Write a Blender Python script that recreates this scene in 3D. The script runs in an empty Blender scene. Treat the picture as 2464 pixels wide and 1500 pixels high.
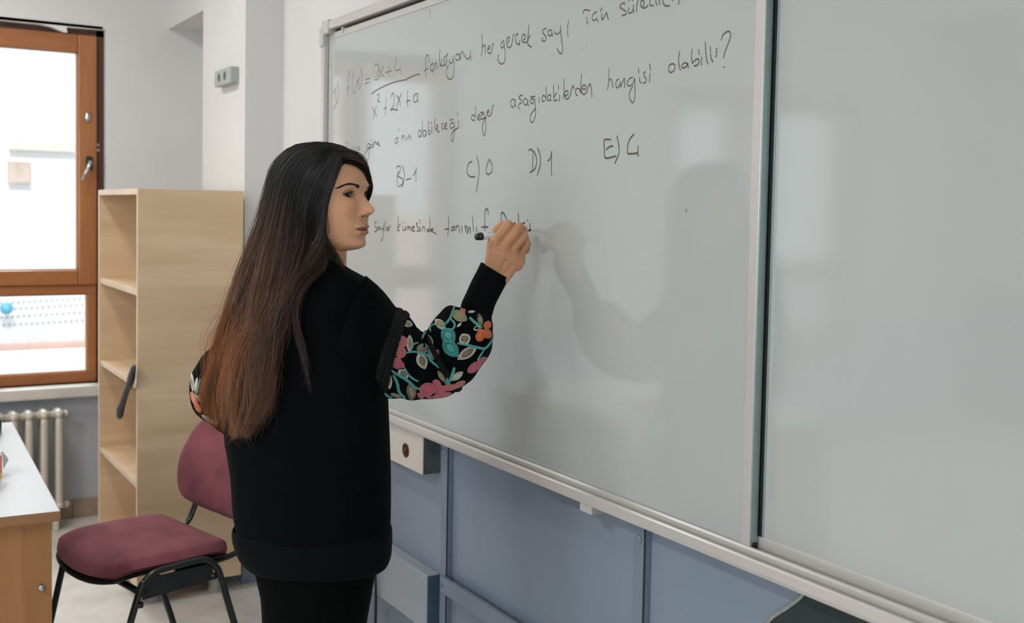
import bpy, bmesh, math, random
import numpy as np
from mathutils import Vector, Matrix, noise
from mathutils.bvhtree import BVHTree
random.seed(7); RNG = np.random.default_rng(7)
S = bpy.context.scene
COL = S.collection

# ------------------------------------------------------------------ camera
FPX, PCX, PCY, IW, IH = 2661.35, 1232.0, 644.0, 2464, 1500
CAM = np.array([0.0, 0.0, 1.5])
CR = np.array([0.85910, -0.511468, 0.018636])     # camera right
CU = np.array([0.009422, 0.05221, 0.998592])      # camera up
CB = np.array([-0.51172, -0.857715, 0.049673])    # camera back (towards viewer)
cam = bpy.data.cameras.new('camera'); camo = bpy.data.objects.new('camera', cam); COL.objects.link(camo)
camo.matrix_world = Matrix(((CR[0], CU[0], CB[0], 0.0), (CR[1], CU[1], CB[1], 0.0), (CR[2], CU[2], CB[2], 1.5), (0, 0, 0, 1)))
cam.sensor_width = 36.0; cam.lens = 36.0 * FPX / IW
cam.shift_y = (PCY - IH / 2) / IW
cam.clip_start = 0.05
cam.dof.use_dof = True; cam.dof.focus_distance = 2.48; cam.dof.aperture_fstop = 4.5
S.camera = camo

# ------------------------------------------------------------------ world, light, exposure
w = bpy.data.worlds.new('world'); S.world = w; w.use_nodes = True
bg = w.node_tree.nodes['Background']; bg.inputs[0].default_value = (0.90, 0.955, 1.0, 1); bg.inputs[1].default_value = 1.2
S.view_settings.view_transform = 'Standard'; S.view_settings.look = 'None'
S.view_settings.exposure = 0.0; S.view_settings.gamma = 1.0; S.view_settings.use_curve_mapping = False
try:
    S.cycles.use_denoising = True
    S.cycles.sample_clamp_indirect = 6.0
    S.cycles.max_bounces = 5; S.cycles.diffuse_bounces = 3; S.cycles.adaptive_threshold = 0.05; S.cycles.glossy_bounces = 2; S.cycles.transmission_bounces = 2; S.cycles.transparent_max_bounces = 6; S.cycles.caustics_reflective = False; S.cycles.caustics_refractive = False
except Exception: pass

def area(name, loc, aim, sx, sy, power, col=(1, 1, 1)):
    l = bpy.data.lights.new(name, 'AREA'); l.shape = 'RECTANGLE'; l.size = sx; l.size_y = sy; l.energy = power; l.color = col
    o = bpy.data.objects.new(name, l); COL.objects.link(o); o.location = loc
    d = Vector(aim) - Vector(loc); o.rotation_euler = d.to_track_quat('-Z', 'Y').to_euler(); return o
# ceiling fluorescent rows of the classroom
area('ceiling_lamp', (0.10, 4.1, 2.93), (0.10, 4.1, 0), 0.30, 1.2, 23, (1.0, 0.98, 0.95))
area('ceiling_lamp', (-1.45, 1.6, 2.93), (-1.45, 1.6, 0), 0.25, 1.3, 46, (1.0, 0.98, 0.95))
area('rear_fill_lamp', (-2.2, -3.55, 1.75), (0.6, 4.2, 1.3), 2.4, 1.4, 66, (0.90, 0.96, 1.0))  # added cool fill through an unseen rear opening, brightens the pier face
# daylight entering the tall side windows on the left and an added lamp over the yard for rim light on the hair
area('side_window_daylight', (-4.75, 2.9, 1.75), (1.0, 2.6, 1.4), 2.9, 1.5, 66, (0.93, 0.97, 1.0))
area('yard_rim_lamp', (0.1, 8.6, 4.2), (0.45, 4.4, 1.2), 2.4, 2.6, 320, (0.93, 0.97, 1.0))
sun = bpy.data.lights.new('sun', 'SUN'); sun.energy = 3.9; sun.angle = 0.2
suno = bpy.data.objects.new('sun', sun); COL.objects.link(suno); suno.rotation_euler = (math.radians(42), 0, math.radians(-12))

# ------------------------------------------------------------------ helpers
def PD(px, py, d):
    "point seen at photo pixel (px,py), d metres in front of the camera plane"
    return CAM + d * ((px - PCX) / FPX * CR - (py - PCY) / FPX * CU - CB)
def ray(px, py):
    return (px - PCX) / FPX * CR - (py - PCY) / FPX * CU - CB
def on_plane(px, py, ax, v):
    r = ray(px, py); return CAM + r * ((v - CAM[ax]) / r[ax])
LOC = {}
def wloc(o): return LOC.get(o.name, np.zeros(3)) if o else np.zeros(3)
def mat_assign(o, m):
    for k in (m if isinstance(m, (list, tuple)) else [m]): o.data.materials.append(k)
def obj(name, V, F, m, parent=None, smooth=False, midx=None, col=None, kind=None):
    "one mesh object from world-space vertices"
    V = np.asarray(V, float); off = wloc(parent)
    me = bpy.data.meshes.new(name); me.from_pydata((V - off).tolist(), [], [list(map(int, f)) for f in F]); me.update()
    o = bpy.data.objects.new(name, me); COL.objects.link(o)
    if parent: o.parent = parent
    LOC[o.name] = off
    mat_assign(o, m)
    if smooth: me.polygons.foreach_set('use_smooth', [True] * len(me.polygons))
    if midx is not None: me.polygons.foreach_set('material_index', list(map(int, midx)))
    if col is not None:
        a = me.color_attributes.new('Col', 'FLOAT_COLOR', 'POINT')
        c = np.ones((len(V), 4)); c[:, :3] = col; a.data.foreach_set('color', c.ravel())
    if kind: o['kind'] = kind
    me.update(); return o
def tag(o, label=None, cat=None, group=None, kind=None):
    if label: o['label'] = label
    if cat: o['category'] = cat
    if group: o['group'] = group
    if kind: o['kind'] = kind
    return o
def thing(name, loc, label, cat, group=None):
    o = bpy.data.objects.new(name, None); COL.objects.link(o); o.location = loc; o.empty_display_size = 0.05
    LOC[o.name] = np.array(loc, float); return tag(o, label, cat, group)
class MB:
    "collects shapes; build() links them as ONE mesh object"
    def __init__(s): s.V = []; s.F = []; s.n = 0; s.mi = []
    def add(s, V, F, mi=0):
        V = np.asarray(V, float); s.V.append(V); s.F += [[i + s.n for i in f] for f in F]; s.n += len(V); s.mi += [mi] * len(F); return s
    def box(s, a, b, bev=0.0, mi=0, rz=0, c=None):
        V, F = box_vf(a, b, bev)
        if rz:
            c = np.array(c if c is not None else (np.array(a) + np.array(b)) / 2); V = rotz(V - c, rz) + c
        return s.add(V, F, mi)
    def tube(s, P, r, n=12, cap=True, mi=0, flat=1.0):
        V, F = tube_vf(P, r, n, cap, flat); return s.add(V, F, mi)
    def build(s, name, m, parent=None, smooth=False, kind=None, col=None):
        return obj(name, np.vstack(s.V), s.F, m, parent, smooth, s.mi, col, kind)
def rotz(V, a):
    c, q = math.cos(a), math.sin(a); V = np.asarray(V, float)
    return np.stack([V[:, 0] * c - V[:, 1] * q, V[:, 0] * q + V[:, 1] * c, V[:, 2]], 1)
def box_vf(a, b, bev=0.0):
    a = np.minimum(a, b).astype(float) if not isinstance(a, tuple) else np.array(a, float); b = np.array(b, float)
    a, b = np.minimum(a, b), np.maximum(a, b)
    if bev <= 0:
        V = [(x, y, z) for x in (a[0], b[0]) for y in (a[1], b[1]) for z in (a[2], b[2])]
        return V, [(0, 1, 3, 2), (4, 6, 7, 5), (0, 4, 5, 1), (2, 3, 7, 6), (0, 2, 6, 4), (1, 5, 7, 3)]
    bm = bmesh.new(); bmesh.ops.create_cube(bm, size=1)
    for v in bm.verts: v.co = Vector([(a[i] + b[i]) / 2 + v.co[i] * (b[i] - a[i]) for i in range(3)])
    bmesh.ops.bevel(bm, geom=bm.edges[:], offset=min(bev, 0.45 * min(b - a)), segments=2, affect='EDGES', profile=0.6)
    bm.verts.index_update(); V = [tuple(v.co) for v in bm.verts]; F = [[v.index for v in f.verts] for f in bm.faces]; bm.free(); return V, F
def frames(P):
    P = np.asarray(P, float); T = np.gradient(P, axis=0); T /= np.linalg.norm(T, axis=1)[:, None] + 1e-12
    ref = np.array([0, 0, 1.0]) if abs(T[0][2]) < 0.9 else np.array([1.0, 0, 0])
    N = []; n = np.cross(T[0], ref); n /= np.linalg.norm(n)
    for t in T:
        n = n - t * np.dot(n, t); n /= np.linalg.norm(n) + 1e-12; N.append(n)
    N = np.array(N); return T, N, np.cross(T, N)
def tube_vf(P, r, n=12, cap=True, flat=1.0):
    P = np.asarray(P, float); k = len(P); r = np.broadcast_to(np.asarray(r, float), (k,))
    T, N, B = frames(P); a = np.linspace(0, 2 * math.pi, n, endpoint=False)
    V = (P[:, None] + r[:, None, None] * (np.cos(a)[None, :, None] * N[:, None] + flat * np.sin(a)[None, :, None] * B[:, None])).reshape(-1, 3)
    F = [(i * n + j, i * n + (j + 1) % n, (i + 1) * n + (j + 1) % n, (i + 1) * n + j) for i in range(k - 1) for j in range(n)]
    if cap: F += [tuple(range(n - 1, -1, -1)), tuple(range((k - 1) * n, k * n))]
    return V, F
def rings_vf(R, cap=True, close=False):
    R = [np.asarray(x, float) for x in R]; n = len(R[0]); k = len(R)
    F = [(i * n + j, i * n + (j + 1) % n, ((i + 1) % k) * n + (j + 1) % n, ((i + 1) % k) * n + j) for i in range(k if close else k - 1) for j in range(n)]
    if cap and not close: F += [tuple(range(n - 1, -1, -1)), tuple(range((k - 1) * n, k * n))]
    return np.vstack(R), F
def crom(P, n):
    "smooth curve through P, n samples (any dimension)"
    P = np.asarray(P, float); k = len(P)
    if k == 2: return P[0] + (P[1] - P[0]) * np.linspace(0, 1, n)[:, None]
    Q = np.vstack([2 * P[0] - P[1], P, 2 * P[-1] - P[-2]]); t = np.linspace(0, k - 1 - 1e-9, n); i = t.astype(int); u = (t - i)[:, None]
    a, b, c, d = Q[i], Q[i + 1], Q[i + 2], Q[i + 3]
    return 0.5 * (2 * b + (c - a) * u + (2 * a - 5 * b + 4 * c - d) * u ** 2 + (3 * b - a - 3 * c + d) * u ** 3)
def lathe_vf(prof, c, ax=(0, 0, 1), n=24):
    "prof = [(radius, along axis)]"
    ax = np.array(ax, float); ax /= np.linalg.norm(ax); t = np.array([1.0, 0, 0]) if abs(ax[0]) < 0.9 else np.array([0, 1.0, 0])
    u = np.cross(ax, t); u /= np.linalg.norm(u); v = np.cross(ax, u); c = np.array(c, float); a = np.linspace(0, 2 * math.pi, n, endpoint=False)
    return rings_vf([c + ax * h + r * (np.cos(a)[:, None] * u + np.sin(a)[:, None] * v) for r, h in prof])

# ------------------------------------------------------------------ materials
MATS = {}
def nodes_of(name):
    m = bpy.data.materials.new(name); m.use_nodes = True; MATS[name] = m; return m, m.node_tree.nodes, m.node_tree.links, m.node_tree.nodes['Principled BSDF']
def mat(name, c, rough=0.5, metal=0.0, spec=0.5, var=0.0, vscale=8.0, bump=0.0, bscale=60.0, coat=0.0, sheen=0.0, stretch=(1, 1, 1), c2=None, detail=4.0, attr=False):
    m, N, L, P = nodes_of(name)
    P.inputs['Base Color'].default_value = (*c, 1); P.inputs['Roughness'].default_value = rough; P.inputs['Metallic'].default_value = metal
    P.inputs['Specular IOR Level'].default_value = spec; P.inputs['Coat Weight'].default_value = coat; P.inputs['Coat Roughness'].default_value = 0.08
    P.inputs['Sheen Weight'].default_value = sheen
    tc = N.new('ShaderNodeTexCoord'); mp = N.new('ShaderNodeMapping'); mp.inputs['Scale'].default_value = stretch; L.new(tc.outputs['Object'], mp.inputs['Vector'])
    if attr:
        a = N.new('ShaderNodeVertexColor'); a.layer_name = 'Col'; src = a.outputs['Color']
    else: src = None
    if var > 0 or c2:
        nz = N.new('ShaderNodeTexNoise'); nz.inputs['Scale'].default_value = vscale; nz.inputs['Detail'].default_value = detail; L.new(mp.outputs[0], nz.inputs['Vector'])
        rp = N.new('ShaderNodeValToRGB'); rp.color_ramp.elements[0].position = 0.3; rp.color_ramp.elements[1].position = 0.7
        d = np.array(c2 if c2 else c); e = np.array(c)
        lo = d if c2 else e * (1 - var); hi = e if c2 else np.minimum(e * (1 + var), 1)
        rp.color_ramp.elements[0].color = (*lo, 1); rp.color_ramp.elements[1].color = (*hi, 1); L.new(nz.outputs['Fac'], rp.inputs['Fac'])
        if src is not None:
            mx = N.new('ShaderNodeMixRGB'); mx.blend_type = 'MULTIPLY'; mx.inputs[0].default_value = 1.0; L.new(src, mx.inputs[1])
            rp.color_ramp.elements[0].color = (1 - var, 1 - var, 1 - var, 1); rp.color_ramp.elements[1].color = (1 + var, 1 + var, 1 + var, 1); L.new(rp.outputs[0], mx.inputs[2]); src = mx.outputs[0]
        else: src = rp.outputs[0]
    if src is not None: L.new(src, P.inputs['Base Color'])
    if bump > 0:
        nb = N.new('ShaderNodeTexNoise'); nb.inputs['Scale'].default_value = bscale; nb.inputs['Detail'].default_value = 3.0; L.new(mp.outputs[0], nb.inputs['Vector'])
        b = N.new('ShaderNodeBump'); b.inputs['Strength'].default_value = bump; b.inputs['Distance'].default_value = 0.004; L.new(nb.outputs['Fac'], b.inputs['Height']); L.new(b.outputs[0], P.inputs['Normal'])
    return m
def wood(name, c1, c2, rough=0.45, axis=2, scale=9.0, fine=60.0, coat=0.0):
    "grain running along one axis"
    m, N, L, P = nodes_of(name)
    P.inputs['Roughness'].default_value = rough; P.inputs['Coat Weight'].default_value = coat
    tc = N.new('ShaderNodeTexCoord'); mp = N.new('ShaderNodeMapping'); s = [1.0, 1.0, 1.0]; s[axis] = 0.09; mp.inputs['Scale'].default_value = s; L.new(tc.outputs['Object'], mp.inputs['Vector'])
    n1 = N.new('ShaderNodeTexNoise'); n1.inputs['Scale'].default_value = scale; n1.inputs['Detail'].default_value = 6; n1.inputs['Distortion'].default_value = 0.6; L.new(mp.outputs[0], n1.inputs['Vector'])
    n2 = N.new('ShaderNodeTexNoise'); n2.inputs['Scale'].default_value = fine; n2.inputs['Detail'].default_value = 4; L.new(mp.outputs[0], n2.inputs['Vector'])
    ad = N.new('ShaderNodeMath'); ad.operation = 'MULTIPLY_ADD'; ad.inputs[1].default_value = 0.35; L.new(n2.outputs['Fac'], ad.inputs[0]); L.new(n1.outputs['Fac'], ad.inputs[2])
    rp = N.new('ShaderNodeValToRGB'); rp.color_ramp.elements[0].position = 0.42; rp.color_ramp.elements[1].position = 0.92
    rp.color_ramp.elements[0].color = (*c2, 1); rp.color_ramp.elements[1].color = (*c1, 1); L.new(ad.outputs[0], rp.inputs['Fac']); L.new(rp.outputs[0], P.inputs['Base Color'])
    b = N.new('ShaderNodeBump'); b.inputs['Strength'].default_value = 0.08; b.inputs['Distance'].default_value = 0.002; L.new(n2.outputs['Fac'], b.inputs['Height']); L.new(b.outputs[0], P.inputs['Normal'])
    return m
def wall_mat(name, up, low, zsplit, rough_low=0.28):
    "painted wall: matt above, blue gloss dado below zsplit"
    m, N, L, P = nodes_of(name)
    tc = N.new('ShaderNodeTexCoord'); sp = N.new('ShaderNodeSeparateXYZ'); L.new(tc.outputs['Object'], sp.inputs[0])
    gt = N.new('ShaderNodeMath'); gt.operation = 'GREATER_THAN'; gt.inputs[1].default_value = zsplit; L.new(sp.outputs[2], gt.inputs[0])
    nz = N.new('ShaderNodeTexNoise'); nz.inputs['Scale'].default_value = 2.2; nz.inputs['Detail'].default_value = 5; L.new(tc.outputs['Object'], nz.inputs['Vector'])
    def ramp(c, v):
        r = N.new('ShaderNodeValToRGB'); r.color_ramp.elements[0].position = 0.35; r.color_ramp.elements[1].position = 0.68
        r.color_ramp.elements[0].color = (*(np.array(c) * (1 - v)), 1); r.color_ramp.elements[1].color = (*c, 1); L.new(nz.outputs['Fac'], r.inputs['Fac']); return r.outputs[0]
    mx = N.new('ShaderNodeMixRGB'); L.new(gt.outputs[0], mx.inputs[0]); L.new(ramp(low, 0.10), mx.inputs[1]); L.new(ramp(up, 0.05), mx.inputs[2]); L.new(mx.outputs[0], P.inputs['Base Color'])
    mr = N.new('ShaderNodeMapRange'); mr.inputs[3].default_value = rough_low; mr.inputs[4].default_value = 0.6; L.new(gt.outputs[0], mr.inputs[0]); L.new(mr.outputs[0], P.inputs['Roughness'])
    n2 = N.new('ShaderNodeTexNoise'); n2.inputs['Scale'].default_value = 55; n2.inputs['Detail'].default_value = 3; L.new(tc.outputs['Object'], n2.inputs['Vector'])
    b = N.new('ShaderNodeBump'); b.inputs['Strength'].default_value = 0.10; b.inputs['Distance'].default_value = 0.003; L.new(n2.outputs['Fac'], b.inputs['Height']); L.new(b.outputs[0], P.inputs['Normal'])
    return m
M_WALL = wall_mat('wall_paint', (0.70, 0.695, 0.685), (0.23, 0.285, 0.36), 0.99)
M_WALLF = wall_mat('far_wall_paint_lifted', (0.70, 0.695, 0.685), (0.56, 0.60, 0.68), 0.80)  # lower colour lightened to stand in for light missing under the sill
M_CEIL = mat('ceiling_paint', (0.78, 0.77, 0.75), 0.8, var=0.04, vscale=3)
M_FLOOR = mat('floor_terrazzo', (0.80, 0.75, 0.69), 0.42, c2=(0.60, 0.55, 0.50), vscale=7.0, bump=0.15, bscale=25, detail=9)
M_SKIRT = mat('skirting_tile', (0.46, 0.37, 0.29), 0.5, c2=(0.36, 0.28, 0.21), vscale=14, bump=0.1)
M_OAK = wood('light_oak_laminate', (0.80, 0.60, 0.395), (0.56, 0.385, 0.225), 0.45, axis=0, scale=5.5, fine=38)
M_OAKV = wood('light_oak_edge', (0.74, 0.60, 0.46), (0.64, 0.50, 0.36), 0.5, axis=2, scale=6)
M_FRAME = wood('orange_window_wood', (0.43, 0.165, 0.052), (0.27, 0.085, 0.025), 0.38, axis=2, scale=7, coat=0.2)
M_FRAMEH = wood('orange_window_wood_rail', (0.43, 0.165, 0.052), (0.27, 0.085, 0.025), 0.38, axis=0, scale=7, coat=0.2)
M_FRAMED = wood('dark_window_surround', (0.105, 0.040, 0.018), (0.055, 0.021, 0.011), 0.5, axis=2, scale=8)
M_SILL = mat('sill_stone', (0.66, 0.63, 0.59), 0.35, var=0.08, vscale=12)
M_BOARD = mat('whiteboard_enamel', (0.462, 0.492, 0.486), 0.085, spec=0.5, var=0.012, vscale=2.0); M_BOARD.node_tree.nodes['Principled BSDF'].inputs['IOR'].default_value = 1.72
M_ALU = mat('brushed_aluminium', (0.60, 0.575, 0.555), 0.30, metal=0.25, var=0.01, vscale=30)
M_ALUG = mat('greenish_aluminium_edge', (0.33, 0.42, 0.41), 0.35, metal=0.3, var=0.05, vscale=20)
M_BLACK = mat('black_gap', (0.006, 0.009, 0.010), 0.6, var=0.1)
M_PLAST = mat('grey_plastic', (0.50, 0.50, 0.48), 0.4, var=0.05)
M_INK = mat('faded_marker_ink', (0.098, 0.088, 0.076), 0.5, var=0.15, vscale=40)
M_INKF = mat('pale_dry_marker_ink', (0.165, 0.155, 0.14), 0.5, var=0.12, vscale=40)
M_INKB = mat('fresh_marker_ink', (0.015, 0.016, 0.017), 0.35, var=0.1, vscale=40)
M_STEELB = mat('blue_painted_steel', (0.19, 0.235, 0.30), 0.32, var=0.07, vscale=8, bump=0.05)
M_BURG = mat('burgundy_fabric', (0.205, 0.066, 0.080), 0.9, spec=0.1, sheen=0.04, var=0.22, vscale=9, bump=0.35, bscale=420)
M_CBLK = mat('black_powder_coat', (0.010, 0.013, 0.014), 0.32, var=0.1)
M_CSH = mat('black_plastic_shell', (0.012, 0.013, 0.014), 0.45, var=0.1, bump=0.1, bscale=200)
M_DTOP = mat('white_desk_laminate', (0.50, 0.52, 0.53), 0.30, var=0.02, vscale=20)
M_DSIDE = wood('brown_desk_panel', (0.44, 0.215, 0.080), (0.33, 0.15, 0.05), 0.4, axis=2, scale=14, fine=90)
M_DEDGE = wood('brown_desk_edge', (0.34, 0.185, 0.085), (0.26, 0.13, 0.055), 0.4, axis=0, scale=14)
M_RAD = mat('cream_radiator_enamel', (0.64, 0.585, 0.515), 0.25, var=0.05, vscale=6, coat=0.3)
M_CHROME = mat('chrome', (0.55, 0.55, 0.55), 0.18, metal=1.0, var=0.05)
M_GREYLEG = mat('silver_foot', (0.46, 0.45, 0.43), 0.4, metal=0.3, var=0.05)
def glass_mat(name, tint, refl=0.06, rough=0.02):
    m, N, L, P = nodes_of(name); out = [n for n in N if n.type == 'OUTPUT_MATERIAL'][0]
    t = N.new('ShaderNodeBsdfTransparent'); t.inputs[0].default_value = (*tint, 1)
    g = N.new('ShaderNodeBsdfGlossy'); g.inputs[0].default_value = (1, 1, 1, 1); g.inputs[1].default_value = rough
    mx = N.new('ShaderNodeMixShader'); mx.inputs[0].default_value = refl
    L.new(t.outputs[0], mx.inputs[1]); L.new(g.outputs[0], mx.inputs[2]); L.new(mx.outputs[0], out.inputs[0]); N.remove(P); return m
M_GLASS = glass_mat('window_glass', (0.97, 0.985, 0.98))
def struct(o): o['kind'] = 'structure'; return o

# ------------------------------------------------------------------ room shell
XL, XR, YN, YF, ZC = -4.6, 1.50, -3.2, 5.56, 3.0
struct(MB().box((XL - .2, YN - .2, -.12), (XR + .35, YF + .2, 0)).build('floor', M_FLOOR))
struct(MB().box((XL - .2, YN - .2, ZC), (XR + .35, YF + .2, ZC + .15)).build('ceiling', M_CEIL))
XW = 1.455
struct(MB().box((XW, YN, 0), (XR + .2, 3.865, ZC)).box((XR, 3.865, 0), (XR + .2, YF, ZC)).build('wall_right', M_WALL))
b = MB()
for x0, x1 in ((XL - .2, -3.4), (-1.0, XR + .35)): b.box((x0, YN - .2, 0), (x1, YN, ZC))
b.box((-3.4, YN - .2, 0), (-1.0, YN, 1.0)); b.box((-3.4, YN - .2, 2.45), (-1.0, YN, ZC)); struct(b.build('wall_near', M_WALL))  # unseen opening added to let the rear fill lamp in
# far wall with two window openings
W1, W2, WZ = (-0.10, 1.042), (-3.28, -1.60), (0.645, 2.332)
b = MB()
for x0, x1 in ((XL - .2, W2[0]), (W2[1], W1[0]), (W1[1], XR + .2)): b.box((x0, YF, 0), (x1, YF + .22, ZC))
for x0, x1 in (W2, W1):
    b.box((x0, YF, 0), (x1, YF + .22, WZ[0])); b.box((x0, YF, WZ[1]), (x1, YF + .22, ZC))
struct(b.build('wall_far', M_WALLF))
# left wall with tall side windows
b = MB(); SW = ((1.35, 2.75), (3.0, 4.4))
edges = [YN, SW[0][0], SW[0][1], SW[1][0], SW[1][1], YF]
for i in (0, 2, 4): b.box((XL - .2, edges[i], 0), (XL, edges[i + 1], ZC))
for y0, y1 in SW: b.box((XL - .2, y0, 0), (XL, y1, 1.0)); b.box((XL - .2, y0, 2.5), (XL, y1, ZC))
struct(b.build('wall_left', M_WALL))
# piers in the corner and the beam above them
struct(MB().box((1.476, 3.865, 0), (1.51, 4.275, ZC)).build('trim_1', M_WALL))
struct(MB().box((1.321, 4.272, 0), (1.51, 4.88, ZC)).build('trim_2', M_WALL))
struct(MB().box((1.335, 4.87, 2.365), (1.51, YF + .01, ZC)).build('trim_3', M_WALL))
# skirting tiles along the far wall
bb = struct(thing('baseboard_far', (0, YF, 0), None, None)); x = 1.49; k = 0; tile = None
while x > -1.0:
    V, F = box_vf((x - .298, YF - .012, 0.0), (x, YF + .003, .089 + (0.001 if k % 2 else 0)), .0015)
    obj('skirting_tile', V, F, M_SKIRT, bb); x -= .30; k += 1

# ------------------------------------------------------------------ windows
def pane_frame(mb, x0, x1, z0, z1, y0, y1, tl, tr, tb, tt, bev=.006):
    mb.box((x0, y0, z0), (x0 + tl, y1, z1), bev); mb.box((x1 - tr, y0, z0), (x1, y1, z1), bev)
    return mb
def make_window(n, X0, X1, mull=None, mh=.03, si=.084):
    w = struct(thing('window_%d' % n, ((X0 + X1) / 2, YF, WZ[0]), None, None)); ya, yb = YF + .045, YF + .11
    z0, z1 = WZ
    s = MB(); s.box((X0, ya - .002, z0), (X0 + .036, yb + .05, z1)); s.box((X1 - .036, ya - .002, z0), (X1, yb + .05, z1)); s.box((X0, ya - .002, z1 - .031), (X1, yb + .05, z1))
    s.build('surround_frame', M_FRAMED, w)
    bays = [(X0 + .036, X1 - .036)] if mull is None else [(X0 + .036, mull - mh), (mull + mh, X1 - .036)]
    if mull is not None: MB().box((mull - mh, ya, z0), (mull + mh, yb + .04, z1 - .03), .004).build('mullion', M_FRAMED, w)
    for a, c in bays:
        sl = si if mull is not None and a > mull else .084; sr = si if mull is not None and a < mull else .084
        for xx in ((a, a + sl), (c - sr, c)): MB().box((xx[0], ya - .03, 1.116), (xx[1], yb, 2.301), .007).build('sash_stile', M_FRAME, w)
        for zz in ((1.116, 1.187), (2.219, 2.301)): MB().box((a + sl - .001, ya - .029, zz[0]), (c - sr + .001, yb, zz[1]), .007).build('sash_rail', M_FRAMEH, w)
        MB().box((a, ya - .014, 1.072), (c, yb, 1.115), .005).build('transom', M_FRAMEH, w)
        MB().box((a, ya - .014, .645), (c, yb, .697), .005).build('bottom_rail', M_FRAMEH, w)
        for xx in ((a, a + .04), (c - .04, c)): MB().box((xx[0], ya - .013, .696), (xx[1], yb, 1.073), .005).build('lower_stile', M_FRAME, w)
        MB().box((a + sl - .004, ya + .02, 1.183), (c - sr + .004, ya + .026, 2.223)).build('pane', M_GLASS, w)
        MB().box((a + .036, ya + .02, .693), (c - .036, ya + .026, 1.076)).build('pane', M_GLASS, w)
        # pale glazing bead
        g = MB(); bx0, bx1 = a + sl, c - sr
        for zz in (1.187, 2.213): g.box((bx0, ya - .012, zz), (bx1, ya + .018, zz + .006))
        for xx in (bx0, bx1 - .006): g.box((xx, ya - .012, 1.19), (xx + .006, ya + .018, 2.216))
        for zz in (.697, 1.066): g.box((a + .04, ya - .006, zz), (c - .04, ya + .018, zz + .005))
        for xx in (a + .04, c - .046): g.box((xx, ya - .006, .70), (xx + .006, ya + .018, 1.07))
        g.build('glazing_bead', mat('bead_%d_%d' % (n, int(100 * a)), (.46, .25, .15), .4, var=.1), w)
    return w, ya
win, ya = make_window(1, *W1, mull=.50, mh=.02, si=.045)
make_window(2, *W2, mull=-2.28)
# espagnolette lever, keyhole plate and white latch stubs on the sash in view
yy = ya - .03
MB().box((.954, yy - .012, 1.665), (.984, yy + .002, 1.728), .004).build('handle_plate', M_CBLK, win)
lev = MB(); lev.tube([(.970, yy - .006, 1.705), (.969, yy - .04, 1.703), (.968, yy - .045, 1.70), (.933, yy - .05, 1.613)], [.009, .009, .009, .007], 10)
lev.build('handle_lever', M_CHROME, win, True)
V, F = lathe_vf([(.0, 0), (.013, 0), (.013, .006), (.009, .010), (0, .011)], (0, 0, 0), (0, -1, 0), 20)
V = np.array(V); V[:, 2] *= 1.9; V += np.array([.963, yy, 1.915]); obj('keyhole_plate', V, F, M_CHROME, win, True)
for zz in (1.787, 1.762):
    V, F = lathe_vf([(0, 0), (.008, 0), (.008, .006), (0, .010)], (1.014, ya - .002, zz), (0, -1, 0), 12); obj('latch_stub', V, F, M_SILL, win, True)
tag(struct(MB().box((W1[0] - .05, YF - .085, .592), (1.31, YF + .05, .645), .008).build('trim_4', M_SILL)))
tag(struct(MB().box((W2[0] - .05, YF - .085, .592), (W2[1] + .05, YF + .05, .645), .008).build('trim_5', M_SILL)))
# smear of wall paint across the dark head of the window
P = [(-.09, 2.333), (.75, 2.329), (.80, 2.322), (.862, 2.3015), (.872, 2.304), (.868, 2.318), (.87, 2.328), (1.03, 2.331), (1.03, 2.345), (-.09, 2.35)]
V = [(x, YF + .0, z) for x, z in P] + [(x, YF + .045, z) for x, z in P]; n = len(P)
obj('paint_smear', V, [tuple(range(n)), tuple(range(2 * n - 1, n - 1, -1))] + [(i, n + i, n + (i + 1) % n, (i + 1) % n) for i in range(n)], M_CEIL, win)

# ------------------------------------------------------------------ the yard outside the window
M_OUT = mat('sunlit_white_render', (.80, .81, .82), .9, var=.03); M_BEIGE = mat('beige_band', (.66, .58, .53), .9, var=.05); M_BRN = mat('brown_shutter', (.52, .42, .36), .9, var=.1)
M_PINK = mat('pink_render', (.80, .54, .47), .9, var=.04)
t = thing('apartment_block', (3.5, 17.2, -4), 'sunlit white apartment block beyond the window with beige band and brown shutter', 'building')
MB().box((-9, 17, -4), (12, 19, 5.2)).build('wall', M_OUT, t)
MB().box((-9, 16.93, -4), (-1.6, 17.01, 1.40)).build('lower_wall', M_PINK, t)
a = on_plane(22, 338, 1, 16.9); c = on_plane(182, 366, 1, 16.9)
MB().box((a[0], 16.9, c[2]), (c[0], 17.0, a[2])).build('band', M_BEIGE, t)
a = on_plane(20, 388, 1, 16.9); c = on_plane(75, 441, 1, 16.9)
MB().box((a[0], 16.9, c[2]), (c[0], 17.0, a[2])).build('shutter', M_BRN, t)
MB().box((-4.2, 16.9, 1.3), (-2.6, 17.0, 3.4)).build('shutter', M_PINK, t)
tag(struct(MB().box((-12, 6.2, -4.2), (14, 22, -4)).build('ground', mat('yard_paving', (.55, .54, .52), .9, var=.1))))
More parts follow.
